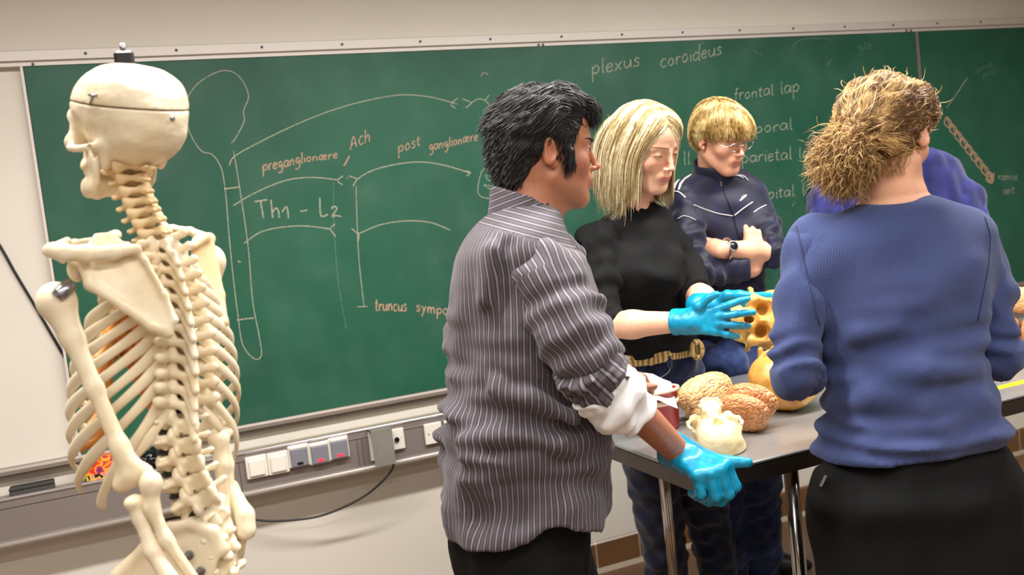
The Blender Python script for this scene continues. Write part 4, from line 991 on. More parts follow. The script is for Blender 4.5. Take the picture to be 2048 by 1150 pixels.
def hair_obj(parent, cap, st, mt, k, tones, name='hair'):
    """cap: (V, Q) base; st: (V, Q) strands; tones: one value for each strand"""
    V, Q = st; per = len(V)//len(tones)
    if cap is not None:
        cv, cq = cap; A = np.concatenate([np.full(len(cv), .25), np.repeat(tones, per)]); V, Q = np.concatenate([cv, V]), np.concatenate([cq, Q+len(cv)])
    else: A = np.repeat(tones, per)
    return mesh_obj(name, V, Q, mt, parent, True, {'tone': A})
def poly_coords(V, pts):
    """distance along a limb's axis, angle round it and distance from it"""
    V = np.asarray(V); P = np.asarray(pts, float); best = np.full(len(V), 9.); S = np.zeros(len(V)); ang = np.zeros(len(V)); acc = 0.; u = None
    for i in range(len(P)-1):
        d = P[i+1]-P[i]; L = np.linalg.norm(d); d = d/L
        u = np.cross(d, [0, 0, 1.]) if u is None else u; u = nrm(u-d*np.dot(u, d)); v = np.cross(d, u)
        w_ = V-P[i]; t = np.clip(w_@d, 0 if i else -9, L if i < len(P)-2 else 9); q = w_-t[:, None]*d; r = np.linalg.norm(q, axis=1); m_ = r < best
        best[m_] = r[m_]; S[m_] = (acc+t)[m_]; ang[m_] = np.arctan2(q@v, q@u)[m_]; acc += L
    return S, ang, best
def station(y, xl, xr, d, b): return (PD((xl+xr)/2, y, d), (xr-xl)/2*d/FPX, b)
def bounds(P, r): P = np.asarray(P); return P.min(0)-r, P.max(0)+r
def torso_u(V, st):
    st = sorted(st, key=lambda q: q[0][2]); Z = [q[0][2] for q in st]; cx = np.interp(V[:, 2], Z, [q[0][0] for q in st]); cy = np.interp(V[:, 2], Z, [q[0][1] for q in st])
    return np.arctan2(V[:, 1]-cy, V[:, 0]-cx)
def leg(F, a, kn, an, r=(.074, .056, .042), k=.03, infl=0.): F.chain([a, kn, an], [r[0]+infl, r[1]+infl, r[2]+infl], k)
def cloth_mat(name, c, c2, rough=.85, weave=500., bump=.15, sheen=.2):
    t = NT(name); n = t.noise(30, 4); t.col(t.ramp(n, [(.35, c2), (.65, c)])); t.set(Roughness=rough, Sheen_Weight=sheen); t.b.inputs['Specular IOR Level'].default_value = .25; t.bump(t.noise(weave, 2), bump, .001); return t.m
M_glove = NT('blue_nitrile'); M_glove.col(M_glove.ramp(M_glove.noise(30, 3), [(.35, rgb(0, 128, 168)), (.65, rgb(10, 156, 196))])); M_glove.set(Roughness=.34); M_glove.bump(M_glove.noise(160, 3), .25, .002); M_glove = M_glove.m
M_black_cloth = cloth_mat('black_trouser_cloth', rgb(5, 5, 6), rgb(3, 3, 4), sheen=0.)
M_jeans = cloth_mat('dark_denim', rgb(22, 32, 70), rgb(11, 16, 38), weave=900)
M_shoe = mat('black_shoe_leather', rgb(20, 19, 20), .45)
def shoe(parent, at, f, name='shoe', L=.27, mt=None):
    f = nrm([f[0], f[1], 0]); x = np.cross(f, UP); a = np.array([at[0], at[1], 0]); M = np.array([x, f, UP]); F = Field(*box_axes(a-.2, a+np.array([.2, .2, .14]), .006))
    F.cone(a-f*.05+UP*.045, a+f*.06+UP*.035, .044, .042, .02); F.ell(a+f*.10+UP*.034, (.045, .085, .034), M, .03); F.cone(a-f*.055+UP*.05, a-f*.045+UP*.10, .04, .042, .03)
    F.half(a+UP*.004, -UP, .004); return mesh_obj(name, *F.surf(), mt or M_shoe, parent)
# ------------------------------------------------------------------ person in the striped shirt
DA = 1.87
pa = thing('person', (*PD(1040, 1000, DA)[:2], 0), 'black-haired person in a striped grey shirt, blue gloved hand on the table corner', 'person', 'people round the table')
cA = PD(1092, 303, DA); sA = .95; fA = nrm(RH*.985+FH*.17); MA = head_pose(fA, pitch=7)
nbA = PD(1050, 440, DA)
shA = PD(1088, 545, 1.755); elA = PD(1176, 728, 1.685); wrA = PZ(1360, 908, .972)
sh2 = PD(1110, 520, 2.00); el2 = PD(1140, 715, 2.04); wr2A = PD(1205, 757, 2.11)
stA = [station(405, 1000, 1100, DA, .060), station(425, 968, 1118, DA, .105), station(455, 938, 1128, DA, .150), station(490, 916, 1140, DA, .175), station(540, 902, 1172, DA, .178), station(620, 892, 1190, DA, .172), station(700, 886, 1198, DA, .168), station(800, 884, 1204, DA, .165), station(880, 884, 1214, DA, .17), station(960, 885, 1217, DA, .175), station(1045, 890, 1206, DA, .178)]
lg = [(PD(1010, 1060, 1.85), PD(1040, 1440, 1.82)), (PD(1090, 1060, 1.94), PD(1110, 1420, 1.97))]
ankA = [np.array([*(b[:2]), .09]) for a, b in lg]
fine = [np.array([cA[i]-.125, cA[i]+.135]) for i in range(3)]
lo, hi = bounds([cA+.15*UP, sh2, elA, wrA, PD(885, 900, DA), *ankA, ankA[0]-.1*UP, wrA+RH*.1, wr2A+RH*.15+FH*.1, PD(950, 600, 2.1)], .1)
FA = Field(*[axfine(lo[i], hi[i], .011, [(fine[i][0], fine[i][1], .0023 if i < 2 else .0022)]) for i in range(3)])
sculpt_head(FA, cA, MA, sA, lid=.12, smile=.6)
hA = lambda *p: cA+(np.asarray(p)*sA)@MA
FA.cone(hA(0, -.030, -.045), nbA-UP*.03, .054*sA, .062, .03); FA.cone(hA(0, .02, -.07), nbA+FH*0, .038, .05, .03)
FA.loft([(q[0], q[1]-.025, q[2]-.04) for q in stA], k=.04)
for a, b, c in ((shA, elA, wrA), (sh2, el2, wr2A)):
    FA.chain([a, b], [.046, .037], .03); FA.chain([b, b*.7+c*.3, c], [.037, .037, .0265], .02)
hdA = nrm(PZ(1444, 952, .948)-wrA); drA = nrm(-FH*.30+UP*.95+RH*.0)
FA.chain([wrA, wrA+hdA*.05], [.025, .017], .01, flat=(np.cross(hdA, drA), 1.3))
hand(FA, wr2A, nrm(RH*.8+FH*.4-UP*.1), UP, 1, 1.0, (60, 64, 66, 66))
for (a, b), an in zip(lg, ankA): leg(FA, a, np.array([*(a*.5+b*.5)[:2], .5]), an)
V, Q = FA.surf(); V = np.asarray(V)
body = mesh_obj('body', V, Q, M_skin, pa, True, {'Col': skin_cols(V, cA, MA, sA, rgb(180, 120, 90), rgb(148, 78, 68), rgb(180, 100, 80), rgb(134, 94, 76))})
eyes(pa, cA, MA, sA, (.38, 1, -.03), (.03, .015, .008))
M_hairA = hair_mat('black_hair', rgb(8, 7, 8), rgb(20, 17, 17), rgb(46, 42, 42), .5)
brows(pa, FA, cA, MA, sA, M_hairA, .0052, .0225, .004)
# hair: full on top, swept back, short at the nape
FH_ = Field(*box_axes(*bounds([cA], .16), .0045))
EH = lambda p, r, k=0., op='+': FH_.ell(hA(*p), np.asarray(r)*sA, MA, k, op)
EH((0, -.018, .048), (.086, .104, .090)); EH((0, -.062, .008), (.074, .062, .078), .02); EH((0, .036, .098), (.062, .056, .036), .02); EH((0, .068, .088), (.050, .036, .026), .015); EH((0, -.066, -.052), (.050, .036, .045), .02)
for q in (-1, 1): EH((q*.070, .034, -.014), (.010, .012, .026), .008)
for q in (-1, 1): EH((q*.085, -.004, -.004), (.026, .022, .028), .006, '-')
EH((0, .088, -.034), (.088, .074, .094), .006, '-')
n1 = wave_noise(.028, 10, 3); FH_.warp(lambda x, y, z: .0028*n1(x, y, z))
rs = np.random.RandomState(5); capA = FH_.surf(2)
loc = lambda P: ((P-cA)@MA.T)/sA
R = roots(capA, 7000, rs, lambda P: _sample(FA, P) > -.004)
lp = loc(R)
def dA_(p, t_, rs):
    d = np.zeros_like(p); d[:, 1] = -1.0; d[:, 2] = np.where(p[:, 1] > .02, .25, -.7)-.5*(p[:, 2] < .03); d[:, 0] = .25*np.sin(p[:, 1]*40+p[:, 2]*25); m_ = (p[:, 1] > .004) & (p[:, 2] < .035); d[m_] = (0, -.25, -1); return d
P1 = comb(FH_, R, cA, MA, sA, dA_, rs.uniform(.018, .045, len(R))*np.where(lp[:, 2] > .05, 1.25, .6)*np.where(lp[:, 1] < -.07, .6, 1), 6, .0008, rs, .09)
paths = []
for i in range(420):                     # tousled forelock over the brow
    u = rs.uniform(-1, 1); p = np.array([u*.048, .072+rs.uniform(-.015, .012), .094+rs.uniform(-.012, .014)]); a = rs.uniform(.8, 1.2); pts = [p+a*np.array([u*.006*t, .052*t-.028*t*t, .020*t-.058*t*t]) for t in np.linspace(0, 1, 7)]
    paths.append([hA(*q) for q in pts])
for i in range(160):                     # sideburns
    q = rs.choice([-1, 1]); p = np.array([q*.0735, .030+rs.uniform(-.008, .012), .03-rs.uniform(0, .04)]); paths.append([hA(*(p+np.array([q*-.0008*t, .0005*t, -.022*t]))) for t in np.linspace(0, 1, 7)])
allp = np.concatenate([P1, np.asarray(paths)]); hair_obj(pa, capA, strands(allp, .0010), M_hairA, 0, rs.uniform(0, 1, len(allp)))
# shirt
t = NT('striped_shirting'); u = t.attr('u'); n = t.noise(26, 4)
f = t.math('FRACT', t.math('MULTIPLY', u, 1/.0118)); line = t.math('MULTIPLY', t.math('SMOOTH_MIN', t.math('MULTIPLY', t.math('LESS_THAN', t.math('ABSOLUTE', t.math('SUBTRACT', f, .5)), .12), 1.), 1., .01), 1.)
dk = t.math('LESS_THAN', t.math('ABSOLUTE', t.math('SUBTRACT', f, .5)), .26)
c = t.mix(dk, t.ramp(n, [(.3, rgb(70, 63, 67)), (.7, rgb(82, 75, 80))]), rgb(40, 35, 39)); c = t.mix(line, c, rgb(124, 115, 127)); t.col(c); t.set(Roughness=.75, Sheen_Weight=.15); t.b.inputs['Specular IOR Level'].default_value = .3; t.bump(t.noise(700, 2), .1, .001); M_shirtA = t.m
F = Field(*box_axes(*bounds([q[0] for q in stA], .24), .0068)); F.loft(stA, k=0, p=2.35, capk=.03)
yk = PD(1040, 470, DA)
n1 = wave_noise(.16, 9, 11, (1, 1, 1.3)); n2 = wave_noise(.07, 10, 12, (.8, .8, 1.6)); n3 = wave_noise(.055, 10, 13, (2.5, 2.5, .8))
zw, zh = PD(1050, 640, DA)[2], PD(1050, 1045, DA)[2]
def foldA(x, y, z):
    lowf = np.clip((PD(1050, 520, DA)[2]-z)/.15, 0.15, 1); w_ = np.exp(-((z-PD(1050, 800, DA)[2])/.16)**2)
    return lowf*(.0085*n1(x, y, z)+.0035*n2(x, y, z))+.006*w_*n3(x, y, z)
F.warp(foldA, .05)
# deep crease below the shoulder blade, running down
for pts, r in (([PD(1008, 490, 1.70), PD(1000, 540, 1.69), PD(998, 600, 1.69)], .012), ([PD(1000, 800, 1.695), PD(1060, 815, 1.69), PD(1130, 850, 1.69)], .007), ([PD(930, 620, 1.72), PD(985, 740, 1.70), PD(1050, 790, 1.695)], .007)): F.chain(pts, r, .02, '-')
for pts, r in (([PD(980, 500, 1.70), PD(968, 600, 1.70)], .012), ([PD(985, 780, 1.70), PD(1060, 795, 1.695), PD(1150, 840, 1.70)], .012), ([PD(920, 880, 1.71), PD(1000, 870, 1.70), PD(1120, 890, 1.70), PD(1190, 920, 1.76)], .010)): F.chain(pts, r, .03)
# curved tails of the hem
def hemf(x, y, z):
    a = x*RH[0]+y*RH[1]-np.dot(PD(1050, 1000, DA), RH); return (zh+.008+.030*np.exp(-((a-.05)/.05)**2)-.014*np.exp(-((a-.15)/.03)**2))-z
sl = tuple(slice(0, len(a)) for a in F.ax); F.comb(sl, (hemf(*F.grid(sl))).astype(np.float32), 0, '&')
F.cone(nbA-UP*.015, hA(0, -.03, -.04), .062, .058, 0, '-')
FsA = F; V, Q = F.surf()
u = torso_u(V, stA)*.185; yv = nrm(UP*.93+RH*.36)    # yoke seam slants
h_ = (V-yk)@yv; back = ((V-PD(1040, 500, DA))@(-FH))
u = np.where(h_ > 0, h_*1.05, u); shirt = mesh_obj('shirt', V, Q, M_shirtA, pa, True, {'u': u})
# sleeve to above the elbow, its dark rolled band and the white cuff
def sleeve(name, pts, rr, mt, n_amp, ns, seed, h=.0062, par=None, cut=None, hole=None, ridge=None, u_r=None):
    F = Field(*box_axes(*bounds(pts, max(rr)+.03), h)); F.chain(pts, rr, .02)
    nf = wave_noise(ns, 9, seed); F.warp(lambda x, y, z: n_amp*nf(x, y, z), .04)
    if ridge:
        i = np.nonzero(np.abs(F.f) < .04); P = np.stack([F.ax[d][i[d]] for d in range(3)], 1); S, A_, _ = poly_coords(P, pts); s0, s1, wl_, am = ridge
        F.f[i] -= (am*np.sin((S+.012*np.sin(A_+seed)+.006*np.sin(2*A_+1))*2*math.pi/wl_)*np.clip((S-s0)/.03, 0, 1)*np.clip((s1-S)/.02, 0, 1)).astype(np.float32)
    for p, n_ in (cut or []): F.half(p, n_)
    if hole: F.chain(hole[0], hole[1], 0, '-')
    V, Q = F.surf(); S, A_, _ = poly_coords(V, pts)
    return mesh_obj(name, V, Q, mt, par, True, {'u': (A_*(u_r or rr[0]))}), F
el0 = PD(1172, 728, 1.655); cuffd = nrm(PD(1285, 830, 1.75)-PD(1190, 725, 1.665))
slv, _ = sleeve('sleeve', [PD(1066, 512, 1.80), PD(1096, 560, 1.738), PD(1142, 655, 1.70), PD(1188, 730, 1.68)], [.055, .070, .068, .061], M_shirtA, .0035, .075, 21, par=shirt, cut=[(PD(1200, 738, 1.675), nrm(PD(1200, 738, 1.675)-PD(1150, 660, 1.685)))], ridge=(.10, .30, .05, .004))
sleeve('sleeve_band', [PD(1166, 722, 1.672), PD(1196, 752, 1.677)], [.062, .060], M_shirtA, .005, .035, 22, .005, par=shirt, cut=[(PD(1206, 764, 1.680), cuffd), (PD(1163, 716, 1.67), -cuffd)], ridge=(-.05, .2, .018, .003), u_r=.03)
M_cuff = cloth_mat('white_cotton', rgb(238, 238, 240), rgb(226, 226, 230))
sleeve('cuff', [PD(1196, 768, 1.685), PD(1228, 795, 1.70), PD(1262, 822, 1.735)], [.060, .056, .052], M_cuff, .0042, .05, 23, .005, par=shirt, cut=[(PD(1262, 822, 1.735), cuffd), (PD(1190, 762, 1.68), -cuffd)], hole=([PD(1240, 805, 1.72), PD(1330, 885, 1.86)], [.040, .040]), ridge=(-.02, .14, .026, .003))
sleeve('sleeve', [sh2, sh2*.4+el2*.6, el2], [.062, .060, .056], M_shirtA, .004, .07, 24, .008, par=shirt)
sleeve('cuff', [el2, el2*.45+wr2A*.55], [.052, .050], M_cuff, .004, .05, 25, .006, par=shirt)
# collar standing round the neck
F = Field(*box_axes(*bounds([PD(1050, 410, DA)], .14), .0045)); cz = nrm(UP-RH*.25)
F.cone(PD(1048, 432, DA), PD(1045, 392, DA), .074, .066, 0); F.cone(PD(1048, 450, DA), PD(1060, 360, DA), .066, .060, 0, '-'); F.half(PD(1042, 388, DA), nrm(UP*.9+RH*.38)); F.half(PD(1050, 440, DA), -UP)
V, Q = F.surf(); mesh_obj('collar', V, Q, M_shirtA, shirt, True, {'u': V@cz})
# trousers
F = Field(*box_axes(*bounds([*ankA, PD(1000, 1000, DA), lg[0][0], lg[1][0]], .19), .011)); hp = [station(950, 910, 1188, DA, .14), station(1000, 908, 1188, DA, .145), station(1060, 905, 1182, DA, .150), station(1130, 928, 1175, DA, .165), station(1180, 945, 1172, DA, .14)]
F.loft(hp, k=.03)
for (a, b), an in zip(lg, ankA): F.chain([a-UP*.07, a-UP*.14, np.array([*(a*.5+b*.5)[:2], .5]), an-UP*.03], [.09, .092, .078, .064], .03)
n1 = wave_noise(.1, 8, 31, (1, 1, 1.5)); F.warp(lambda x, y, z: .005*n1(x, y, z)); mesh_obj('trousers', *F.surf(), M_black_cloth, pa)
for an in ankA: shoe(pa, an, fA)
# glove
F = Field(*box_axes(*bounds([wrA, wrA+hdA*.2, wrA+hdA*.1-UP*.12, wrA+hdA*.1+RH*.1], .045), .0026))
hand(F, wrA, hdA, drA, -1, 1.13, thumb=(44, -10, 5), curls=[(66, 58, 30), (70, 60, 30), (74, 62, 30), (76, 64, 30)], infl=.0012, spread=1.7)
F.cone(wrA-hdA*.035, wrA+hdA*.02, .041, .034, .01)
n1 = wave_noise(.016, 10, 41, (1, 1, 1)); F.warp(lambda x, y, z: .00025*n1(x, y, z)); F.half(wrA-hdA*.028, -hdA); F.cone(wrA-hdA*.08, wrA-hdA*.01, .036, .031, 0, '-')
mesh_obj('glove', *F.surf(), M_glove, pa)
# ------------------------------------------------------------------ person in the blue thermal top, seen from behind
DD = 1.85
pd_ = thing('person', (*PD(1820, 1000, DD)[:2], 0), 'person seen from behind in blue ribbed top with curly light brown ponytail', 'person', 'people round the table')
cD = PD(1772, 272, DD); sD = .96; MD = head_pose(nrm(RH*.68+FH*.73), pitch=13)
hD = lambda *p: cD+(np.asarray(p)*sD)@MD
nbD = PD(1790, 425, DD)
shL, elL, wrL = PD(1604, 492, DD-.01), PD(1592, 745, 1.80), PD(1655, 700, 2.04)
shR, elR, wrR = PD(1958, 478, DD+.03), PD(1994, 712, DD+.02), PD(1900, 690, 2.10)
stD = [station(390, 1738, 1860, DD, .064), station(404, 1704, 1884, DD, .075), station(432, 1645, 1930, DD, .083), station(470, 1606, 1968, DD, .098), station(520, 1600, 1975, DD, .110), station(600, 1622, 1968, DD, .118), station(680, 1640, 1962, DD, .120), station(760, 1652, 1966, DD, .118), station(830, 1648, 1992, DD, .122), station(890, 1640, 2010, DD, .130), station(945, 1636, 2014, DD, .132), station(985, 1636, 2014, DD, .134)]
lgD = [(PD(1735, 980, DD), np.array([*PD(1722, 1150, DD)[:2], .09])), (PD(1925, 970, DD), np.array([*PD(1940, 1150, DD)[:2], .09]))]
lo, hi = bounds([cD+.15*UP, shL, shR, elL, elR, wrL+FH*.2, wrR+FH*.15, lgD[0][1]-.1*UP, lgD[1][1]-.1*UP, PD(1800, 900, 1.7)], .09)
fine = [(cD[i]-.125, cD[i]+.135) for i in range(3)]
FD = Field(*[axfine(lo[i], hi[i], .012, [(*fine[i], .0026)]) for i in range(3)])
sculpt_head(FD, cD, MD, sD, True, lid=.1)
FD.cone(hD(0, -.034, -.040), nbD-UP*.02, .049*sD, .060, .035); FD.cone(hD(0, .018, -.07), nbD+FH*.02, .036, .05, .03)
FD.loft([(q[0], q[1]-.02, q[2]-(.02 if i < 8 else .04)) for i, q in enumerate(stD)], k=.04)
for a, b, c in ((shL, elL, wrL), (shR, elR, wrR)):
    FD.chain([a*.85+b*.15+(nbD-a)*.07, b], [.034, .034], .03); FD.chain([b, b*.6+c*.4, c], [.035, .035, .025], .02); hand(FD, c, nrm(c-b), UP, -1 if a is shR else 1, .85, (25, 28, 30, 32))
for a, an in lgD: leg(FD, a, a*.5+an*.5, an)
V, Q = FD.surf(); mesh_obj('body', V, Q, M_skin, pd_, True, {'Col': skin_cols(V, cD, MD, sD, rgb(226, 172, 142), rgb(196, 110, 100), rgb(218, 138, 112))})
eyes(pd_, cD, MD, sD, (0, 1, -.5), (.05, .10, .16))
# hair drawn back into a curly tail
M_hairD = hair_mat('light_brown_hair', rgb(92, 62, 34), rgb(160, 118, 68), rgb(226, 190, 130), .4)
FH_ = Field(*box_axes(*bounds([cD, cD-FH*.05], .19), .0045)); EH = lambda p, r, k=0., op='+': FH_.ell(hD(*p), np.asarray(r)*sD, MD, k, op)
EH((0, -.016, .036), (.086, .102, .086)); EH((0, .034, .068), (.072, .060, .048), .02); EH((0, -.052, -.004), (.074, .062, .066), .03); EH((.045, .036, .062), (.040, .050, .044), .02); EH((-.045, .036, .062), (.040, .050, .044), .02)
EH((0, .098, -.030), (.090, .070, .080), .008, '-')
for q in (-1, 1): EH((q*.086, .004, -.012), (.030, .024, .034), .008, '-')
tail = PD(1688, 322, DD-.055)
FH_.cone(hD(-.012, -.100, -.012), tail+RH*.03, .038, .026, .03)
n1 = wave_noise(.03, 10, 3); FH_.warp(lambda x, y, z: .003*n1(x, y, z)); capD = FH_.surf(2)
rs = np.random.RandomState(9); tb = ((tail-cD)@MD.T)/sD; tie = np.array([-.012, -.108, -.010])
def dD_(p, t_, rs):
    d = tie-p; d /= np.linalg.norm(d, axis=1)[:, None]+1e-6; d[:, 0] += .22*np.sin(p[:, 2]*60+p[:, 1]*30+t_*5); d[:, 2] += .25*np.sin(p[:, 0]*50+p[:, 1]*60+t_*7); return d
R = roots(capD, 12000, rs, lambda P: _sample(FD, P) > -.004); P1 = comb(FH_, R, cD, MD, sD, dD_, rs.uniform(.04, .085, len(R)), 9, .0022, rs, .07)
tone1 = .5+.5*np.sin(((R-cD)@MD.T)[:, 0]*140+rs.normal(size=len(R))*.7)
# flyaway frizz
R = roots(capD, 420, rs, lambda P: _sample(FD, P) > -.002); fr = []
for p in R:
    n_ = nrm(p-hD(0, -.02, .03)); d = nrm(n_*.8+rs.normal(size=3)*.8); L = rs.uniform(.012, .032); a = rs.normal(size=3); pts = [p]
    for k in range(9): d = nrm(d+np.cross(d, a)*.22+rs.normal(size=3)*.16); pts.append(pts[-1]+d*L/9)
    fr.append(pts)
P2 = np.repeat(np.asarray(fr), 1, 0)
# curls of the tail: corkscrews spreading from the tie
cu = []; tl = tail
for i in range(5200):
    d = nrm(rs.normal(size=3)); b = tl+UP*.018+d*rs.uniform(.2, 1., 1)**.5*np.array([.046, .046, .056])-UP*.004; d2 = nrm(d*.45-UP*.85+rs.normal(size=3)*.30-RH*.12); u = nrm(np.cross(d2, rs.normal(size=3))); v = np.cross(d2, u); L = rs.uniform(.03, .055); rad = rs.uniform(.003, .0065); ph = rs.uniform(0, 6.28); tn = rs.uniform(.7, 1.5)
    cu.append([b+d2*L*t+rad*(u*math.cos(ph+tn*6.28*t)+v*math.sin(ph+tn*6.28*t)) for t in np.linspace(0, 1, 13)])
P3 = np.asarray(cu)
FT = Field(*box_axes(*bounds([tail], .09), .005)); FT.ell(tail+UP*.002, (.038, .038, .048)); n1 = wave_noise(.035, 10, 8); FT.warp(lambda x, y, z: .004*n1(x, y, z)); capT = FT.surf()
P1 = np.stack([np.stack([np.interp(np.linspace(0, 1, P2.shape[1]), np.linspace(0, 1, P1.shape[1]), q[:, d]) for d in range(3)], 1) for q in P1]) if P1.shape[1] != P2.shape[1] else P1
hair_obj(pd_, capD, strands(np.concatenate([P1, P2]), .00062), M_hairD, 0, np.concatenate([tone1, rs.uniform(.6, 1, len(P2))]))
hair_obj(pd_, capT, strands(P3, .00072), M_hairD, 0, rs.uniform(0, 1, len(P3)), 'ponytail')
cn = []
for i in range(90):                     # loose wisps on the neck
    p = hD(rs.uniform(-.03, .05), -.062+rs.uniform(0, .03), -.05); q = hit(FD, p-FH*.15, FH, 0, .3, 200)
    if q is None: continue
    a = rs.uniform(-1, 1); cn.append([q-FH*.002-UP*t*.045+RH*(.010*a*math.sin(t*5+a*3)) for t in np.linspace(0, 1, 10)])
hair_obj(pd_, None, strands(np.asarray(cn), .0006), M_hairD, 0, rs.uniform(.2, .7, len(cn)), 'hair_wisps')
# ribbed top
t = NT('blue_thermal_knit'); u = t.attr('u'); zz = t.add('ShaderNodeSeparateXYZ', {0: t.coord()}).outputs[2]
rib = t.math('SINE', t.math('MULTIPLY', u, 2*math.pi/.0038)); row = t.math('SINE', t.math('MULTIPLY', zz, 2*math.pi/.0038)); h_ = t.math('ADD', rib, t.math('MULTIPLY', row, .35))
n = t.noise(9, 4); c = t.ramp(n, [(.3, rgb(56, 68, 110)), (.7, rgb(67, 78, 122))]); t.col(t.mix(t.math('MULTIPLY_ADD', h_, .07, .14), c, rgb(36, 45, 88))); t.set(Roughness=.85, Sheen_Weight=.12); t.b.inputs['Specular IOR Level'].default_value = .2; t.bump(h_, .35, .0012); M_topD = t.m
F = Field(*box_axes(*bounds([q[0] for q in stD], .27), .0075)); F.loft(stD, k=0, p=2.3, capk=.035)
F.cone(shL+RH*.03, shL*.5+elL*.5, .060, .04, .05); F.cone(shR-RH*.03, shR*.5+elR*.5, .060, .04, .05)
zb = PD(1800, 800, DD)[2]; n1 = wave_noise(.13, 9, 51, (1, 1, 1)); n2 = wave_noise(.05, 9, 52, (3.2, 3.2, .75)); n3 = wave_noise(.3, 6, 53)
def foldD(x, y, z):
    q = (x-PD(1820, 800, DD)[0])*RH[0]+(y-PD(1820, 800, DD)[1])*RH[1]; zc_ = z+.05*q+.02*n3(x, y, z)
    w_ = np.exp(-((zc_-PD(1800, 850, DD)[2])/.075)**2)
    return .004*n1(x, y, z)+w_*(.010*np.sin((zc_)*2*math.pi/.062+.8)+.004*n2(x, y, z))+.0035*np.exp(-((z-PD(1800, 690, DD)[2])/.1)**2)*n2(x, y, z)
F.warp(foldD, .05)
for pp, r in (([(1652, 700), (1720, 670), (1790, 650)], .008), ([(1760, 770), (1850, 742), (1955, 745)], .010), ([(1664, 802), (1740, 792), (1850, 815), (1960, 792)], .012), ([(1652, 872), (1750, 880), (1880, 862), (1990, 838)], .012)):
    pts = [hit_px(F, x, y, 1.5, 2.1) for x, y in pp]; pts = [p+nrm(ray(*q))*(r*.55) for p, q in zip(pts, pp) if p is not None]
    if len(pts) > 1: F.chain(pts, [r*.5]+[r]*(len(pts)-2)+[r*.6], .03)
hm1, hm2 = PD(1637, 948, 1.75), PD(2012, 900, 1.75); hn = nrm(np.cross(hm2-hm1, FH)); F.half(hm1, hn if hn[2] < 0 else -hn)
F.cone(nbD+UP*.0, hD(0, -.03, -.05), .057, .050, .0, '-'); FtD = F
V, Q = F.surf(); top = mesh_obj('thermal_top', V, Q, M_topD, pd_, True, {'u': torso_u(V, stD)*.17})
SFD = [FtD]
def rs_sleeve(pts, rr, ridge, seed, cuts):
    o, f = sleeve('sleeve', pts, rr, M_topD, .003, .06, seed, .0065, top, cut=cuts, ridge=ridge); SFD.append(f); return o
rs_sleeve([shL+RH*.014-UP*.004, shL*.55+elL*.45, elL, elL*.50+wrL*.50], [.047, .047, .046, .043], (.17, .50, .040, .0065), 61, [(elL*.48+wrL*.52, nrm(wrL-elL))])
rs_sleeve([shR-RH*.014-UP*.004, shR*.55+elR*.45, elR, elR*.45+wrR*.55], [.047, .047, .046, .043], (.17, .50, .040, .0065), 62, [(elR*.45+wrR*.55, nrm(wrR-elR))])
# neckband and armhole seams
M_seam = cloth_mat('dark_blue_seam', rgb(40, 49, 92), rgb(35, 42, 82))
def on_surface(F, pp, d0, d1, off=.0006):
    o = []
    for x, y in pp:
        p = hit_px(F, x, y, d0, d1)
        if p is not None: o.append(p-nrm(ray(x, y))*off)
    return np.array(o)
for pp in ([(1592, 448), (1602, 490), (1612, 540), (1626, 600), (1640, 650)], [(1968, 430), (1980, 470), (1978, 520), (1968, 580), (1956, 640)]):
    q = []
    for x, y in smooth_path([(*p, 0) for p in pp], 6)[:, :2]:
        hs = [h for h in (hit_px(f, x, y, 1.5, 2.05) for f in SFD) if h is not None]
        if hs: q.append(min(hs, key=lambda h: np.linalg.norm(h-C0)))
    if len(q) > 2: MB().tube(np.array(q), .0022, 6).build('armhole_seam', M_seam, top, True)
for (c, b, sd) in ((wrL, elL, 1), (wrR, elR, -1)):
    F = Field(*box_axes(*bounds([c, c+nrm(c-b)*.17], .06), .0036)); hand(F, c, nrm(c-b), UP, sd, .88, (25, 28, 30, 32), infl=.0015); F.cone(c-nrm(c-b)*.05, c, .034, .032, .01); mesh_obj('glove', *F.surf(), M_glove, pd_)
hpD = [station(855, 1690, 1965, DD, .098), station(905, 1652, 2000, DD, .114), station(935, 1642, 2010, DD, .124), station(962, 1630, 2022, DD, .146), station(1030, 1632, 2034, DD, .142), station(1100, 1636, 2030, DD, .138), station(1160, 1640, 2022, DD, .13)]
F = Field(*box_axes(*bounds([PD(1640, 880, DD), PD(2040, 880, DD), lgD[0][1], lgD[1][1]], .19), .011)); F.loft(hpD, k=.03)
for a, an in lgD: F.chain([a-UP*.01, a-UP*.1, a*.5+an*.5, an-UP*.03], [.1, .098, .085, .080], .03)
F.cone(PD(1655, 955, 1.80), PD(1645, 1000, 1.80), .03, .03, .03)
n1 = wave_noise(.1, 8, 66, (1, 1, 1.5)); F.warp(lambda x, y, z: .004*n1(x, y, z)); trD = mesh_obj('trousers', *F.surf(), M_black_cloth, pd_)
q0, q1 = hit_px(F, 1651, 950, 1.5, 2.2), hit_px(F, 1640, 972, 1.5, 2.2)
if q0 is not None and q1 is not None: MB().tube([q0-FH*.002, q1-FH*.002], .0055, 8, flat=.4).build('pocket_clip', M_screw, trD)
for a, an in lgD: shoe(pd_, an, FH)
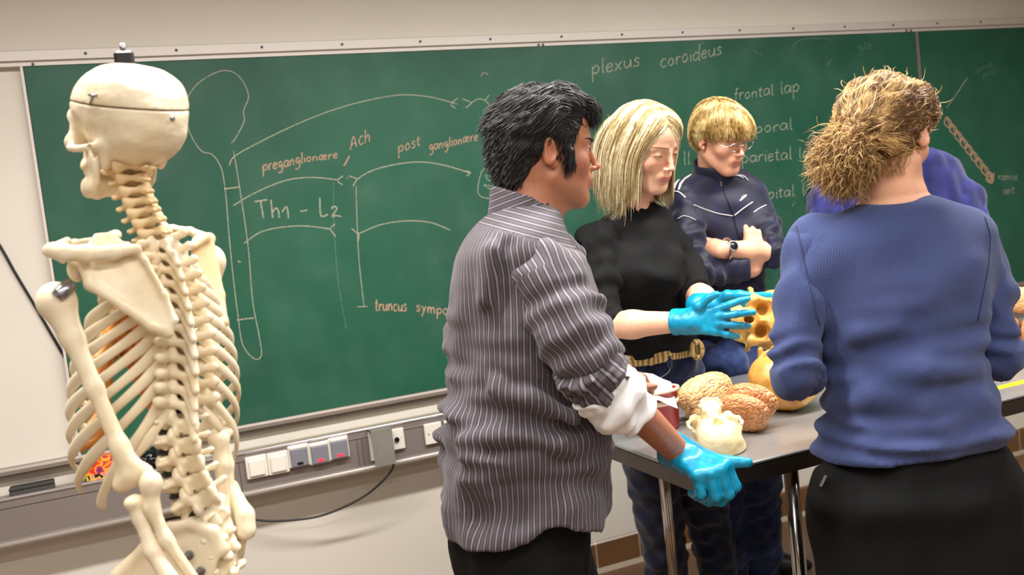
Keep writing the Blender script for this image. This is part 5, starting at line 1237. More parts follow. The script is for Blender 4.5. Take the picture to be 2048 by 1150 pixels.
# ------------------------------------------------------------------ blond person in the black sweater
DB = 2.80
pb = thing('person', (*PD(1330, 800, 3.0)[:2], 0), 'blond long-haired person in a black sweater and blue gloves, holding up a skull', 'person', 'people round the table')
cB = PD(1291, 291, 2.72); sB = 1.04; MB_ = head_pose(nrm(RH*.62-FH*.78), pitch=26, roll=4)
hB = lambda *p: cB+(np.asarray(p)*sB)@MB_
nbB = PD(1268, 432, 2.82)
sh1, el1, wr1 = PD(1192, 478, 2.72), PD(1208, 652, 2.64), PD(1374, 643, 2.52)
sh3, el3, wr3 = PD(1352, 480, 2.95), PD(1392, 590, 2.78), PD(1428, 612, 2.66)
stB = [station(400, 1236, 1300, 2.82, .055), station(415, 1222, 1322, 2.82, .07), station(440, 1190, 1345, 2.82, .088), station(480, 1172, 1362, 2.82, .105), station(540, 1178, 1372, 2.84, .115), station(600, 1196, 1380, 2.87, .112), station(660, 1222, 1386, 2.91, .112), station(700, 1234, 1398, 2.95, .122), station(735, 1236, 1402, 2.97, .125)]
hipsB = [station(690, 1238, 1396, 2.96, .122), station(740, 1232, 1405, 2.98, .130), station(800, 1234, 1412, 3.0, .130), station(860, 1255, 1415, 3.0, .12)]
lgB = [(PD(1290, 850, 2.98), np.array([*PZ(1340, 1180, .09)[:2], .09])), (PD(1375, 850, 3.04), np.array([*PZ(1440, 1140, .09)[:2], .09]))]
lo, hi = bounds([cB+.16*UP, sh1, sh3, el1, wr1, wr3+RH*.12-FH*.1, lgB[0][1]-.1*UP, lgB[1][1]-.1*UP, PD(1240, 760, 2.85), PD(1400, 760, 3.1)], .1)
fine = [(cB[i]-.14, cB[i]+.15) for i in range(3)]
FB = Field(*[axfine(lo[i], hi[i], .012, [(*fine[i], .0026)]) for i in range(3)])
sculpt_head(FB, cB, MB_, sB, True, lid=-.2, jaw=1.02)
FB.cone(hB(0, -.030, -.045), nbB-UP*.02, .047*sB, .058, .035)
FB.loft([(q[0], q[1]-.016, q[2]-.018) for q in stB], k=.04); FB.loft([(q[0], q[1]-.03, q[2]-.035) for q in hipsB], k=.04)
for a, b, c in ((sh1, el1, wr1), (sh3, el3, wr3)): FB.chain([a, b], [.042, .037], .03); FB.chain([b, b*.65+c*.35, c], [.037, .038, .0265], .02)
d1 = nrm(PD(1450, 640, 2.46)-wr1); dr1 = nrm(-FH*.9+UP*.15-RH*.2); d3 = nrm(PD(1500, 615, 2.62)-wr3); dr3 = nrm(FH*.9+UP*.1)
FB.cone(wr1, wr1+d1*.05, .026, .017, .01); FB.cone(wr3, wr3+d3*.05, .026, .017, .01)
for a, an in lgB: leg(FB, a, a*.5+an*.5, an)
V, Q = FB.surf(); mesh_obj('body', V, Q, M_skin, pb, True, {'Col': skin_cols(V, cB, MB_, sB, rgb(232, 182, 152), rgb(200, 104, 100), rgb(226, 140, 120))})
eyes(pb, cB, MB_, sB, (.05, 1, -.75), (.10, .16, .22))
M_browB = mat('light_brown_brow', rgb(120, 84, 56), .6); brows(pb, FB, cB, MB_, sB, M_browB, .0028, .0235, .005)
M_lash = mat('dark_lash', rgb(40, 26, 22), .6)
def lashes(parent, F, c, M, s, z):
    for q in (-1, 1):
        pts = []
        for u in np.linspace(-1, 1, 7):
            p = hit(F, c+(np.array([q*.0315+u*.0115, .2, z-.0022*u*u])*s)@M, -M[1], 0, .25, 400)
            if p is not None: pts.append(p)
        if len(pts) > 3: MB().tube(smooth_path(pts, 3), .0011*s, 5).build('eyelash', M_lash, parent, True)
lashes(pb, FB, cB, MB_, sB, .0010)
# straight hair, parted on top, falling to the shoulders
M_hairB = hair_mat('blond_hair', rgb(146, 120, 78), rgb(206, 184, 134), rgb(246, 234, 200), .36)
FH_ = Field(*box_axes(*bounds([cB-UP*.03], .20), .005)); EH = lambda p, r, k=0., op='+': FH_.ell(hB(*p), np.asarray(r)*sB, MB_, k, op)
EH((0, -.018, .034), (.080, .100, .085)); EH((0, -.050, -.030), (.076, .056, .080), .03); EH((0, .030, .064), (.064, .052, .046), .02)
EH((.006, .098, -.020), (.058, .075, .098), .012, '-'); EH((0, .07, -.10), (.06, .07, .06), .01, '-')
capB = FH_.surf(2); rs = np.random.RandomState(12); part = .014
FC = Field(*FH_.ax); FC.f = np.minimum(FH_.f, 9); 
FCo = Field(*[axfine(l, h, .009) for l, h in zip(*bounds([cB-UP*.06, nbB-UP*.1], .24))]); FCo.ell(hB(0, -.018, .034), np.array([.0805, .1005, .0855])*sB, MB_); FCo.ell(hB(0, .030, .064), np.array([.0645, .0525, .0465])*sB, MB_, .02); FCo.ell(hB(0, .02, -.03), np.array([.064, .075, .09])*sB, MB_, .03); FCo.cone(nbB-UP*.05, hB(0, -.03, -.05), .060, .056, .02); FCo.loft(stB, k=.03, infl=.006)
R = roots(capB, 11000, rs); lp = ((R-cB)@MB_.T)/sB; keep = (lp[:, 2] > -.03) & (_sample(FB, R) > -.004); R, lp = R[keep], lp[keep]; side = np.where(lp[:, 0] > part, 1., -1.)
def dB_(p, t_, rs):
    d = np.zeros_like(p); d[:, 0] = side*np.clip((.082-np.abs(p[:, 0]-part))/.05, 0, 1)*np.clip((p[:, 2]+.0)/.05, 0, 1)*.9; d[:, 1] = np.where(p[:, 2] > .075, .02, -.50)*np.clip((p[:, 2]+.06)/.06, 0, 1)
    d[:, 2] = -1.; return d
P1 = comb(FCo, R, cB, MB_, sB, dB_, np.clip((hB(0, 0, 0)[2]-(-.0)-1.30)*0+ .215+.55*(lp[:, 2]-.05)-.03*(lp[:, 0] < 0)*0, .12, .29)+rs.normal(size=len(R))*.018, 16, .0032, rs, .035, grav=1.2)
hair_obj(pb, capB, strands(P1, .0014), M_hairB, 0, .42+.38*np.sin(lp[:, 1]*160+lp[:, 0]*50)+rs.normal(size=len(P1))*.2)
# sweater
M_sweat = cloth_mat('black_sweater_knit', rgb(7, 7, 8), rgb(5, 5, 6), weave=380, bump=.4, sheen=0.)
F = Field(*box_axes(*bounds([q[0] for q in stB], .2), .0062)); F.loft(stB, k=0, p=2.25, capk=.03); F.cone(nbB-UP*.03, nbB*.6+hB(0, -.03, -.05)*.4, .064, .056, .02)
F.cone(sh1, sh1*.5+el1*.5, .055, .04, .04); F.cone(sh3, sh3*.5+el3*.5, .055, .04, .04); F.ell(PD(1330, 545, 2.74), (.07, .06, .06), None, .06); F.ell(PD(1260, 548, 2.72), (.06, .05, .06), None, .06)
n1 = wave_noise(.1, 9, 71); n2 = wave_noise(.05, 9, 72, (2.5, 2.5, .8)); F.warp(lambda x, y, z: .004*n1(x, y, z)+.003*n2(x, y, z)*np.clip((1.2-z)/.12, 0, 1), .04)
F.half(PD(1320, 706, 2.9), nrm(-UP+RH*.10)); F.cone(nbB-UP*.06, hB(0, -.03, -.05), .058, .050, 0, '-')
V, Q = F.surf(); swB = mesh_obj('sweater', V, Q, M_sweat, pb)
sleeve('sleeve', [sh1+RH*.014-UP*.004, sh1*.5+el1*.5, el1-UP*.0, el1*.86+wr1*.14], [.053, .054, .048, .046], M_sweat, .0035, .06, 73, .0065, swB, cut=[(el1*.86+wr1*.14, nrm(wr1-el1)-UP*.55)], ridge=(.12, .5, .045, .003))
sleeve('sleeve', [sh3, el3, el3*.85+wr3*.15], [.053, .050, .046], M_sweat, .0035, .06, 74, .0065, swB, cut=[(el3*.85+wr3*.15, nrm(wr3-el3))])
# jeans, plaited belt with a round knot
F = Field(*box_axes(*bounds([PD(1230, 690, 2.9), PD(1410, 690, 3.05), lgB[0][1], lgB[1][1]], .17), .010)); F.loft(hipsB, k=.03, p=2.3)
for a, an in lgB: F.chain([a-UP*.02, a*.5+an*.5, an-UP*.03], [.098, .078, .074], .03)
n1 = wave_noise(.07, 9, 75); F.warp(lambda x, y, z: .0045*n1(x, y, z)); mesh_obj('jeans', *F.surf(), M_jeans, pb); FjB = F
for a, an in lgB: shoe(pb, an, -FH*.6+RH*.3)
t = NT('plaited_straw'); v = t.add('ShaderNodeTexWave', {'Scale': 26., 'Distortion': 2.5, 'Detail': 1.}); t.link(t.coord(), v.inputs[0]); t.col(t.ramp(v.outputs[1], [(.2, rgb(128, 96, 48)), (.6, rgb(206, 174, 112))])); t.set(Roughness=.7); t.bump(v.outputs[1], .6, .003); M_straw = t.m
FU = Field(*F.ax); FU.f = F.f.copy()
belt = on_surface(F, [(1240, 722), (1262, 722), (1290, 719), (1318, 714), (1345, 707), (1370, 703), (1392, 698)], 2.5, 3.2, .004)
bl = MB(); bp = smooth_path(belt, 6); dn = nrm(np.cross(bp[-1]-bp[0], UP))
for zoff, rr in ((.011, .008), (0, .0085), (-.011, .008)): bl.tube(bp+UP*zoff-FH*.003, rr, 8)
belt_o = bl.build('belt', M_straw, pb, True)
kq = belt[-1]-FH*.014; bk = MB()
for a in range(3): bk.tube([kq+RH*(.017*math.cos(w_)*(1-.12*a))+UP*(.027*math.sin(w_)*(1-.10*a))-FH*.005*a for w_ in np.linspace(0, 6.3, 22)], .0065, 7)
bk.tube([kq-UP*.03+RH*.005, kq+UP*.03-RH*.003], .008, 7); bk.build('buckle_knot', M_straw, belt_o, True)
q = on_surface(F, [(1337, 690), (1338, 705), (1339, 722), (1340, 735)], 2.5, 3.2, .012); MB().tube(q, .0075, 6, flat=.5).build('belt_loop', M_jeans, belt_o, True)
q = on_surface(F, [(1342, 732), (1336, 745), (1318, 757), (1296, 766), (1262, 775)], 2.5, 3.2, .003); MB().tube(smooth_path(q, 5), .0016, 6).build('cord', mat('grey_cord', rgb(150, 150, 150), .5), pb, True)
# gloves
F = Field(*box_axes(*bounds([wr1, wr1+d1*.20, wr1+UP*.06], .07), .003)); hand(F, wr1, d1, dr1, -1, .97, curls=[(4, 14, 12), (14, 22, 16), (22, 26, 18), (26, 26, 18)], thumb=(36, 14, 5), infl=.0014, spread=2.6, thumb_in=-.1); F.cone(wr1-d1*.045, wr1+d1*.02, .037, .033, .01)
n1 = wave_noise(.018, 9, 81); F.warp(lambda x, y, z: .0003*n1(x, y, z)); F.half(wr1-d1*.04, -d1); mesh_obj('glove', *F.surf(), M_glove, pb)
F = Field(*box_axes(*bounds([wr3, wr3+d3*.20, wr3+UP*.05], .07), .0034)); hand(F, wr3, d3, dr3, 1, 1.05, curls=[(14, 20, 14)]*4, thumb=(8, 8, 5), infl=.0014, thumb_in=.1); F.cone(wr3-d3*.045, wr3+d3*.02, .036, .033, .01); mesh_obj('glove', *F.surf(), M_glove, pb)
# ------------------------------------------------------------------ person in the navy track jacket, arms crossed
DC = 3.10
pc = thing('person', (*PD(1450, 800, 3.16)[:2], 0), 'person with glasses and straw blond hair, arms crossed in a navy track jacket', 'person', 'people round the table')
cC = PD(1441, 272, 3.03); sC = .95; MC = head_pose(nrm(RH*.52-FH*.85), pitch=25, roll=5)
hC = lambda *p: cC+(np.asarray(p)*sC)@MC
nbC = PD(1432, 372, 3.13)
s1, e1c, w1 = PD(1362, 402, 3.03), PD(1386, 545, 2.89), PD(1500, 537, 2.965)      # its right arm
s2, e2c, w2 = PD(1503, 398, 3.16), PD(1544, 504, 2.965), PD(1430, 498, 2.905)      # its left arm, on top
stC = [station(334, 1402, 1466, 3.13, .060), station(346, 1370, 1488, 3.13, .075), station(360, 1343, 1506, 3.13, .088), station(382, 1331, 1516, 3.13, .10), station(450, 1344, 1528, 3.12, .118), station(520, 1356, 1530, 3.12, .120), station(590, 1370, 1530, 3.13, .118), station(650, 1378, 1528, 3.15, .12), station(695, 1384, 1526, 3.16, .125)]
hipsC = [station(640, 1385, 1522, 3.16, .118), station(720, 1386, 1530, 3.17, .125), station(800, 1395, 1535, 3.18, .12)]
lgC = [(PD(1430, 790, 3.16), np.array([*PZ(1452, 1125, .09)[:2], .09])), (PD(1500, 790, 3.2), np.array([*PZ(1524, 1105, .09)[:2], .09]))]
lo, hi = bounds([cC+.15*UP, s1, s2, e2c, e1c, w2, lgC[0][1]-.1*UP, lgC[1][1]-.1*UP, PD(1380, 700, 3.0), PD(1530, 700, 3.3)], .09)
fine = [(cC[i]-.13, cC[i]+.14) for i in range(3)]
hp = PD(1515, 480, 2.97)
FCc = Field(*[axfine(lo[i], hi[i], .012, [(*fine[i], .0026), (min(w2[i], hp[i])-.07, max(w2[i], hp[i])+.07, .0045)]) for i in range(3)])
sculpt_head(FCc, cC, MC, sC, lid=-.05, jaw=.94)
FCc.cone(hC(0, -.030, -.045), nbC-UP*.02, .052*sC, .060, .03); FCc.loft([(q[0], q[1]-.018, q[2]-.022) for q in stC], k=.04); FCc.loft([(q[0], q[1]-.02, q[2]-.02) for q in hipsC], k=.04)
for a, b, c in ((s1, e1c, w1), (s2, e2c, w2)): FCc.chain([a, b], [.040, .029], .03); FCc.chain([b, b*.6+c*.4, c], [.031, .031, .0265], .02)
# the right hand comes up over the left upper arm; the left hand is tucked in
hdn = nrm(PD(1512, 478, 3.0)-PD(1508, 520, 2.97)); FCc.cone(w1, PD(1508, 520, 2.97), .027, .027, .01)
hand(FCc, PD(1507, 518, 2.97), nrm(PD(1510, 478, 2.985)-PD(1506, 518, 2.97)), -FH*.95-RH*.1+UP*.15, -1, .98, curls=[(38, 55, 30), (44, 58, 30), (50, 58, 30), (54, 58, 30)], thumb=(20, 20, 5), thumb_in=.2, spread=1.3)
hand(FCc, w2, nrm(PD(1385, 492, 3.0)-w2), -FH+UP*.3, 1, .95, (8, 10, 10, 12), thumb=(6, 4, 4), thumb_in=.3)
for a, an in lgC: leg(FCc, a, a*.5+an*.5, an)
V, Q = FCc.surf(); mesh_obj('body', V, Q, M_skin, pc, True, {'Col': skin_cols(V, cC, MC, sC, rgb(228, 172, 142), rgb(190, 108, 102), rgb(220, 134, 114))})
eyes(pc, cC, MC, sC, (.05, 1, -.5), (.12, .16, .2)); brows(pc, FCc, cC, MC, sC, mat('sandy_brow', rgb(140, 100, 62), .6), .0032, .0235, .004); lashes(pc, FCc, cC, MC, sC, .0010)
# straw hair: a bowl of fringe combed over the forehead
M_hairC = hair_mat('straw_hair', rgb(112, 82, 42), rgb(186, 150, 88), rgb(238, 216, 156), .34)
FH_ = Field(*box_axes(*bounds([cC], .16), .0048)); EH = lambda p, r, k=0., op='+': FH_.ell(hC(*p), np.asarray(r)*sC, MC, k, op)
EH((0, -.016, .042), (.083, .102, .082)); EH((0, -.056, .0), (.074, .058, .060), .03); EH((0, .036, .068), (.068, .060, .044), .02)
EH((.0, .105, -.040), (.095, .078, .078), .008, '-'); EH((0, .03, -.055), (.09, .03, .045), .006, '-')
for q in (-1, 1): EH((q*.088, .002, -.012), (.030, .024, .036), .008, '-')
capC = FH_.surf(2); rs = np.random.RandomState(21)
FCo = Field(*FH_.ax); FCo.ell(hC(0, -.016, .042), np.array([.083, .102, .082])*sC, MC); FCo.ell(hC(0, -.056, .0), np.array([.073, .057, .060])*sC, MC, .03); FCo.ell(hC(0, .040, .05), np.array([.067, .059, .059])*sC, MC, .02)
R = roots(capC, 6500, rs, lambda P: _sample(FCc, P) > -.004); lp = ((R-cC)@MC.T)/sC; crown = np.array([.01, -.045, .132])
def dC_(p, t_, rs):
    d = p-crown; d[:, 2] -= .05+.9*t_*.1; d /= np.linalg.norm(d, axis=1)[:, None]+1e-6; d[:, 2] -= .35+1.1*t_; f = p[:, 1] > .04; d[f, 0] -= .55; return d
top_ = lp[:, 2] > .02; R, lp = R[top_ | (lp[:, 1] < 0)], lp[top_ | (lp[:, 1] < 0)]
Ls = np.clip(.022+.42*(np.clip(lp[:, 2], 0, .12)-.0)*np.where(lp[:, 1] > .03, .58+.5*np.clip(-lp[:, 0]/.06, -1, 1)*.4, .42), .015, .07)*rs.uniform(.85, 1.1, len(R))
P1 = comb(FCo, R, cC, MC, sC, dC_, Ls, 9, .003, rs, .05, grav=1.2)
hair_obj(pc, capC, strands(P1, .0013), M_hairC, 0, .5+.3*np.sin(lp[:, 0]*120+lp[:, 1]*90)+rs.normal(size=len(P1))*.18)
# glasses: two rims, bridge, temples, lenses
M_wire = mat('silver_wire', rgb(196, 192, 190), .22, .9); M_lens = NT('lens_glass'); M_lens.set(Transmission_Weight=1., Roughness=.0, IOR=1.05, Alpha=.25); M_lens = M_lens.m
gl = thing('glasses', hC(0, .1, 0), 'rimmed wire glasses on the nose of the person in the navy jacket', 'glasses')
for q in (-1, 1):
    rim = [hC(q*.032+.0225*math.cos(a), .1035-.004*abs(math.cos(a)*q+.2), -.004+.0135*math.sin(a)*(1 if math.sin(a) > 0 else 1.05)) for a in np.linspace(0, 2*math.pi, 25)]
    MB().tube(rim, .0013, 6).build('rim', M_wire, gl, True)
    mb = MB(); n_ = 24; mb.raw([hC(q*.032, .1025, -.004)]+rim[:-1], [(0, i+1, (i+1) % n_+1) for i in range(n_)]); mb.build('lens', M_lens, gl, True)
    MB().tube(smooth_path([hC(q*.0545, .100, .0), hC(q*.070, .082, .002), hC(q*.079, .03, .004), hC(q*.082, -.005, .004), hC(q*.080, -.022, -.010)], 5), .0013, 6).build('temple', M_wire, gl, True)
MB().tube(smooth_path([hC(-.0095, .104, .0), hC(0, .110, .003), hC(.0095, .104, .0)], 5), .0013, 6).build('bridge', M_wire, gl, True)
# jacket
M_jack = cloth_mat('navy_tricot', rgb(14, 18, 50), rgb(9, 11, 33), .55, 600, .1, .15); M_stripe = cloth_mat('white_piping', rgb(235, 234, 238), rgb(220, 220, 226))
F = Field(*box_axes(*bounds([q[0] for q in stC], .19), .0075)); F.loft(stC, k=0, p=2.25, capk=.03); F.cone(s1+RH*.02, s1*.5+e1c*.5, .056, .05, .08); F.cone(s2-RH*.02, s2*.5+e2c*.5, .056, .05, .08)
n1 = wave_noise(.11, 9, 91); n2 = wave_noise(.05, 9, 92, (2., 2., .9)); F.warp(lambda x, y, z: .004*n1(x, y, z)+.0035*n2(x, y, z)*np.clip((1.35-z)/.15, 0, 1), .04)
F.cone(nbC-UP*.06, hC(0, -.03, -.03), .062, .058, 0, '-'); F.half(PD(1432, 342, 3.13), UP); FjC = F
jack = mesh_obj('track_jacket', *F.surf(), M_jack, pc)
b0 = nbC-UP*.035; ct_ = hC(0, -.010, -.092); hh = np.linalg.norm(ct_-b0)
MB().lathe([(.079, 0), (.077, hh*.35), (.072, hh*.8), (.0705, hh*.99), (.068, hh), (.0655, hh*.98), (.066, hh*.5), (.068, 0)], b0, 36, ct_-b0).build('collar', M_jack, jack, True)
sl1, FS1 = sleeve('sleeve', [s1+RH*.008, s1*.5+e1c*.5, e1c, e1c*.12+w1*.88], [.057, .055, .050, .042], M_jack, .0035, .06, 93, .0065, jack, cut=[(e1c*.12+w1*.88, nrm(w1-e1c))], ridge=(.1, .5, .05, .003))
sl2, FS2 = sleeve('sleeve', [s2-RH*.008, s2*.5+e2c*.5, e2c*.98+w2*.02+FH*.012], [.057, .055, .054], M_jack, .0035, .06, 94, .0065, jack, ridge=(.08, .5, .045, .004), cut=[(e2c*.86+w2*.14, nrm(w2-e2c))])
FJ = Field(*F.ax); FJ.f = np.minimum(F.f, 9.)
def on_jacket(pp, off=.0012, dense=5):
    o = []
    if dense: pp = smooth_path([(*q, 0) for q in pp], dense)[:, :2]
    for x, y in pp:
        best = None
        for f in (F, FS1, FS2):
            p = hit_px(f, x, y, 2.6, 3.4)
            if p is not None and (best is None or np.linalg.norm(p-C0) < np.linalg.norm(best-C0)): best = p
        if best is not None: o.append(best-nrm(ray(x, y))*off)
    return np.array(o)
def stripe(pp, r, name, n=5, flat=.45):
    q = on_jacket(pp)
    if len(q) < 2: return
    MB().tube(q, r, 6, flat=flat).build(name, M_stripe, jack, True)
for k in range(3):                       # three stripes over the shoulder, three on the yoke
    stripe([(1337+k*10, 380), (1341+k*10, 368), (1347+k*10, 360)], .0052, 'shoulder_stripe')
    stripe([(1349+k*10, 352+k*3), (1362+k*10, 343+k*3), (1374+k*9, 334+k*3.5)], .0052, 'shoulder_stripe')
for k in range(3): stripe([(1450+k*13, 352-k*1), (1463+k*12, 350+k*1), (1478+k*9, 351+k*5)], .0036, 'shoulder_stripe')
stripe([(1330, 381), (1345, 382), (1358, 384), (1371, 395)], .0028, 'piping'); stripe([(1388, 410), (1405, 417), (1435, 427), (1465, 432)], .0032, 'piping'); stripe([(1469, 431), (1485, 418), (1505, 404)], .0032, 'piping'); stripe([(1507, 425), (1518, 417), (1532, 410)], .0030, 'piping'); stripe([(1355, 438), (1366, 432), (1378, 434), (1391, 440)], .0030, 'piping')
# small slanting word on the chest
GA = 'adidas'; mb = MB(); x0, y0, x1, y1 = 1479.5, 403.5, 1494, 391.5; wt = sum(G[c][0] for c in GA); x = 0
for c in GA:
    for s_ in G[c][1]:
        pp = [(x0+(x1-x0)*(x+px)/wt-.5*py, y0+(y1-y0)*(x+px)/wt-3.6*py) for px, py in s_]; q = on_jacket(pp, .0016, 0)
        if len(q) > 1: mb.tube(q, .0013, 4, flat=.5)
    x += G[c][0]
mb.build('chest_lettering', M_stripe, jack, True)
M_zip = mat('dark_zip', rgb(10, 12, 30), .4, .3); q = on_jacket([(1441, 362), (1452, 390), (1467, 432), (1474, 460), (1480, 480)]); MB().tube(q, .003, 6, flat=.5).build('zip', M_zip, jack, True)
MB().box(q[0]-FH*.004-UP*.01, (.005, .004, .018), bev=.001).build('zip_puller', M_wire, jack)
# watch and ring
wd = nrm(w2-e2c); wc = w2*.79+e2c*.21; wt_ = thing('wristwatch', wc, 'steel wristwatch with dark dial on the crossed forearm of the navy jacket wearer', 'watch')
u = nrm(np.cross(wd, UP)); v = np.cross(wd, u)
M_dial = mat('dark_dial', rgb(24, 26, 32), .2)
mb = MB(); ring = [wc+(u*math.cos(a)+v*math.sin(a))*.0335 for a in np.linspace(0, 2*math.pi, 30)]; mb.tube(ring, .0085, 8, close=False, flat=.35); mb.build('bracelet', M_wire, wt_, True)
fc = nrm(-FH*.9+UP*.35); fc = nrm(fc-wd*np.dot(fc, wd)); MB().lathe([(.0001, -.004), (.0165, -.004), (.0175, 0), (.0165, .005), (.014, .0055), (.0001, .0055)], wc+fc*.034, 24, fc).build('case', M_wire, wt_, True)
MB().lathe([(.0001, 0), (.0135, 0), (.0135, .0006), (.0001, .0006)], wc+fc*.0396, 24, fc).build('dial', M_dial, wt_, True)
# jeans
F = Field(*box_axes(*bounds([PD(1380, 640, 3.1), PD(1540, 640, 3.25), lgC[0][1], lgC[1][1]], .17), .010)); F.loft(hipsC, k=.03, p=2.3); F.chain([PD(1415, 720, 3.05), PD(1470, 735, 3.03)], [.055, .05], .04)
for a, an in lgC: F.chain([a-UP*.02, a*.5+an*.5, an-UP*.03], [.098, .080, .076], .03)
n1 = wave_noise(.06, 9, 95); F.warp(lambda x, y, z: .005*n1(x, y, z)); mesh_obj('jeans', *F.surf(), cloth_mat('blue_denim', rgb(44, 62, 110), rgb(24, 36, 74), weave=900), pc)
shoe(pc, lgC[0][1], -FH); shoe(pc, np.array([*PZ(1528, 1128, .03)[:2], 0]), RH*.9-FH*.4)
# ------------------------------------------------------------------ person in the royal blue shirt, bent over the far side of the table
DE = 3.02
pe = thing('person', (*PD(1800, 700, 3.35)[:2], 0), 'person in a royal blue shirt leaning in, mostly hidden behind the curly ponytail', 'person', 'people round the table')
cE = PD(1782, 262, 2.95); sE = .92; ME = head_pose(nrm(-FH*.95-RH*.25), pitch=40)
hE = lambda *p: cE+(np.asarray(p)*sE)@ME
stE = [station(296, 1790, 1850, 3.08, .06), station(312, 1730, 1885, 3.08, .09), station(345, 1668, 1912, 3.10, .115), station(390, 1635, 1940, 3.12, .13), station(450, 1625, 1955, 3.15, .135), station(540, 1640, 1945, 3.20, .135), station(640, 1660, 1930, 3.26, .135), station(720, 1665, 1925, 3.30, .135)]
lgE = [(PD(1740, 760, 3.32), np.array([*PZ(1800, 1000, .09)[:2], .09])), (PD(1860, 750, 3.34), np.array([*PZ(1880, 985, .09)[:2], .09]))]
lgE = [(a, np.array([a[0]+.02, a[1]+.02, .09])) for a, _ in lgE]
sa, ea, wa = PD(1650, 400, 3.08), PD(1640, 560, 2.95), PD(1720, 640, 2.75); sb_, eb, wb = PD(1930, 400, 3.08), PD(1950, 540, 3.0), PD(1860, 620, 2.75)
lo, hi = bounds([cE+.14*UP, sa, sb_, ea, eb, wa-FH*.15, lgE[0][1]-.1*UP, lgE[1][1]-.1*UP, PD(1800, 700, 3.45)], .1)
FE = Field(*[axfine(lo[i], hi[i], .013, [(cE[i]-.12, cE[i]+.13, .0036)]) for i in range(3)])
sculpt_head(FE, cE, ME, sE, lid=-.1); nbE = PD(1815, 312, 3.07)
FE.cone(hE(0, -.03, -.045), nbE, .05, .058, .03); FE.loft([(q[0], q[1]-.02, q[2]-.025) for q in stE], k=.04)
for a, b, c in ((sa, ea, wa), (sb_, eb, wb)): FE.chain([a, b], [.046, .038], .03); FE.chain([b, c], [.036, .026], .02); hand(FE, c, nrm(c-b), UP, -1 if a is sb_ else 1, 1., (20, 22, 24, 26))
for a, an in lgE: leg(FE, a, a*.5+an*.5, an)
V, Q = FE.surf(); mesh_obj('body', V, Q, M_skin, pe, True, {'Col': skin_cols(V, cE, ME, sE, rgb(222, 168, 138), rgb(180, 104, 96), rgb(214, 132, 110))})
eyes(pe, cE, ME, sE, (0, 1, -.3), (.06, .05, .04))
FH_ = Field(*box_axes(*bounds([cE], .14), .005)); FH_.ell(hE(0, -.018, .046), np.array([.080, .098, .082])*sE, ME); FH_.ell(hE(0, -.055, 0), np.array([.068, .05, .055])*sE, ME, .03); FH_.ell(hE(0, .10, -.03), np.array([.09, .07, .085])*sE, ME, .008, '-')
capE = FH_.surf(2); rs = np.random.RandomState(31); R = roots(capE, 2500, rs); P1 = comb(FH_, R, cE, ME, sE, lambda p, t_, r: np.tile((.1, .3, -.6), (len(p), 1))*1., .03, 6, .0012, rs, .12)
hair_obj(pe, capE, strands(P1, .0011), hair_mat('dark_brown_hair', rgb(34, 22, 14), rgb(60, 40, 26), rgb(104, 74, 48)), 0, rs.uniform(0, 1, len(P1)))
M_royal = cloth_mat('royal_blue_cotton', rgb(23, 28, 98), rgb(17, 20, 74), .75)
F = Field(*box_axes(*bounds([q[0] for q in stE], .26), .009)); F.loft(stE, k=0, p=2.2, capk=.03); F.cone(sa, sa*.5+ea*.5, .062, .05, .05); F.cone(sb_, sb_*.5+eb*.5, .062, .05, .05)
n1 = wave_noise(.1, 9, 101); n2 = wave_noise(.06, 9, 102, (.7, .7, 2.2)); F.warp(lambda x, y, z: .003*n1(x, y, z)+.0024*n2(x, y, z), .04); F.cone(nbE, hE(0, -.03, -.05), .062, .056, 0, '-')
shE = mesh_obj('shirt', *F.surf(), M_royal, pe)
sleeve('sleeve', [sa, ea, wa*.85+ea*.15], [.060, .054, .044], M_royal, .004, .06, 103, .008, shE, ridge=(.1, .6, .05, .003)); sleeve('sleeve', [sb_, eb, wb*.85+eb*.15], [.060, .054, .044], M_royal, .004, .06, 104, .008, shE, ridge=(.1, .6, .05, .003))
F = Field(*box_axes(*bounds([PD(1660, 700, 3.3), PD(1930, 690, 3.34), lgE[0][1], lgE[1][1]], .19), .012)); F.loft([station(690, 1668, 1925, 3.3, .13), station(760, 1668, 1925, 3.32, .135), station(840, 1690, 1915, 3.34, .12)], k=.03)
for a, an in lgE: F.chain([a-UP*.02, a*.5+an*.5, an-UP*.03], [.1, .08, .075], .03)
mesh_obj('trousers', *F.surf(), M_black_cloth, pe)
for a, an in lgE: shoe(pe, an, -FH)
# ------------------------------------------------------------------ steel table
TXA, TXB, TYA, TYB, TZ = 1.048, 3.15, 1.645, 2.452, .92
t = NT('brushed_steel_top'); mp = t.add('ShaderNodeMapping', {'Scale': (1.5, 40, 1)}); t.link(t.coord(), mp.inputs[0]); n = t.noise(6, 4, mp.outputs[0]); n2 = t.noise(5, 4)
t.col(t.ramp(n2, [(.3, rgb(150, 150, 149)), (.7, rgb(182, 181, 180))])); t.set(Metallic=.7, Roughness=t.math('MULTIPLY_ADD', n, .16, .26)); M_top = t.m
M_frame = mat('dark_steel_edge', rgb(92, 86, 82), .34, .85, var=.1, vs=5)
M_chrome = mat('polished_tube', rgb(176, 170, 164), .16, 1.)
tb = thing('table', ((TXA+TXB)/2, (TYA+TYB)/2, 0), 'long stainless steel table the people stand around, on tubular legs', 'table')
MB().box(((TXA+TXB)/2, (TYA+TYB)/2, TZ-.006), (TXB-TXA, TYB-TYA, .012), bev=.003).build('table_top', M_top, tb)
ap = MB()
for y in (TYA+.0015, TYB-.0015): ap.box(((TXA+TXB)/2, y, TZ-.0255), (TXB-TXA, .003, .037))
for x in (TXA+.0015, TXB-.0015): ap.box((x, (TYA+TYB)/2, TZ-.0255), (.003, TYB-TYA-.006, .037))
ap.build('apron', M_frame, tb)
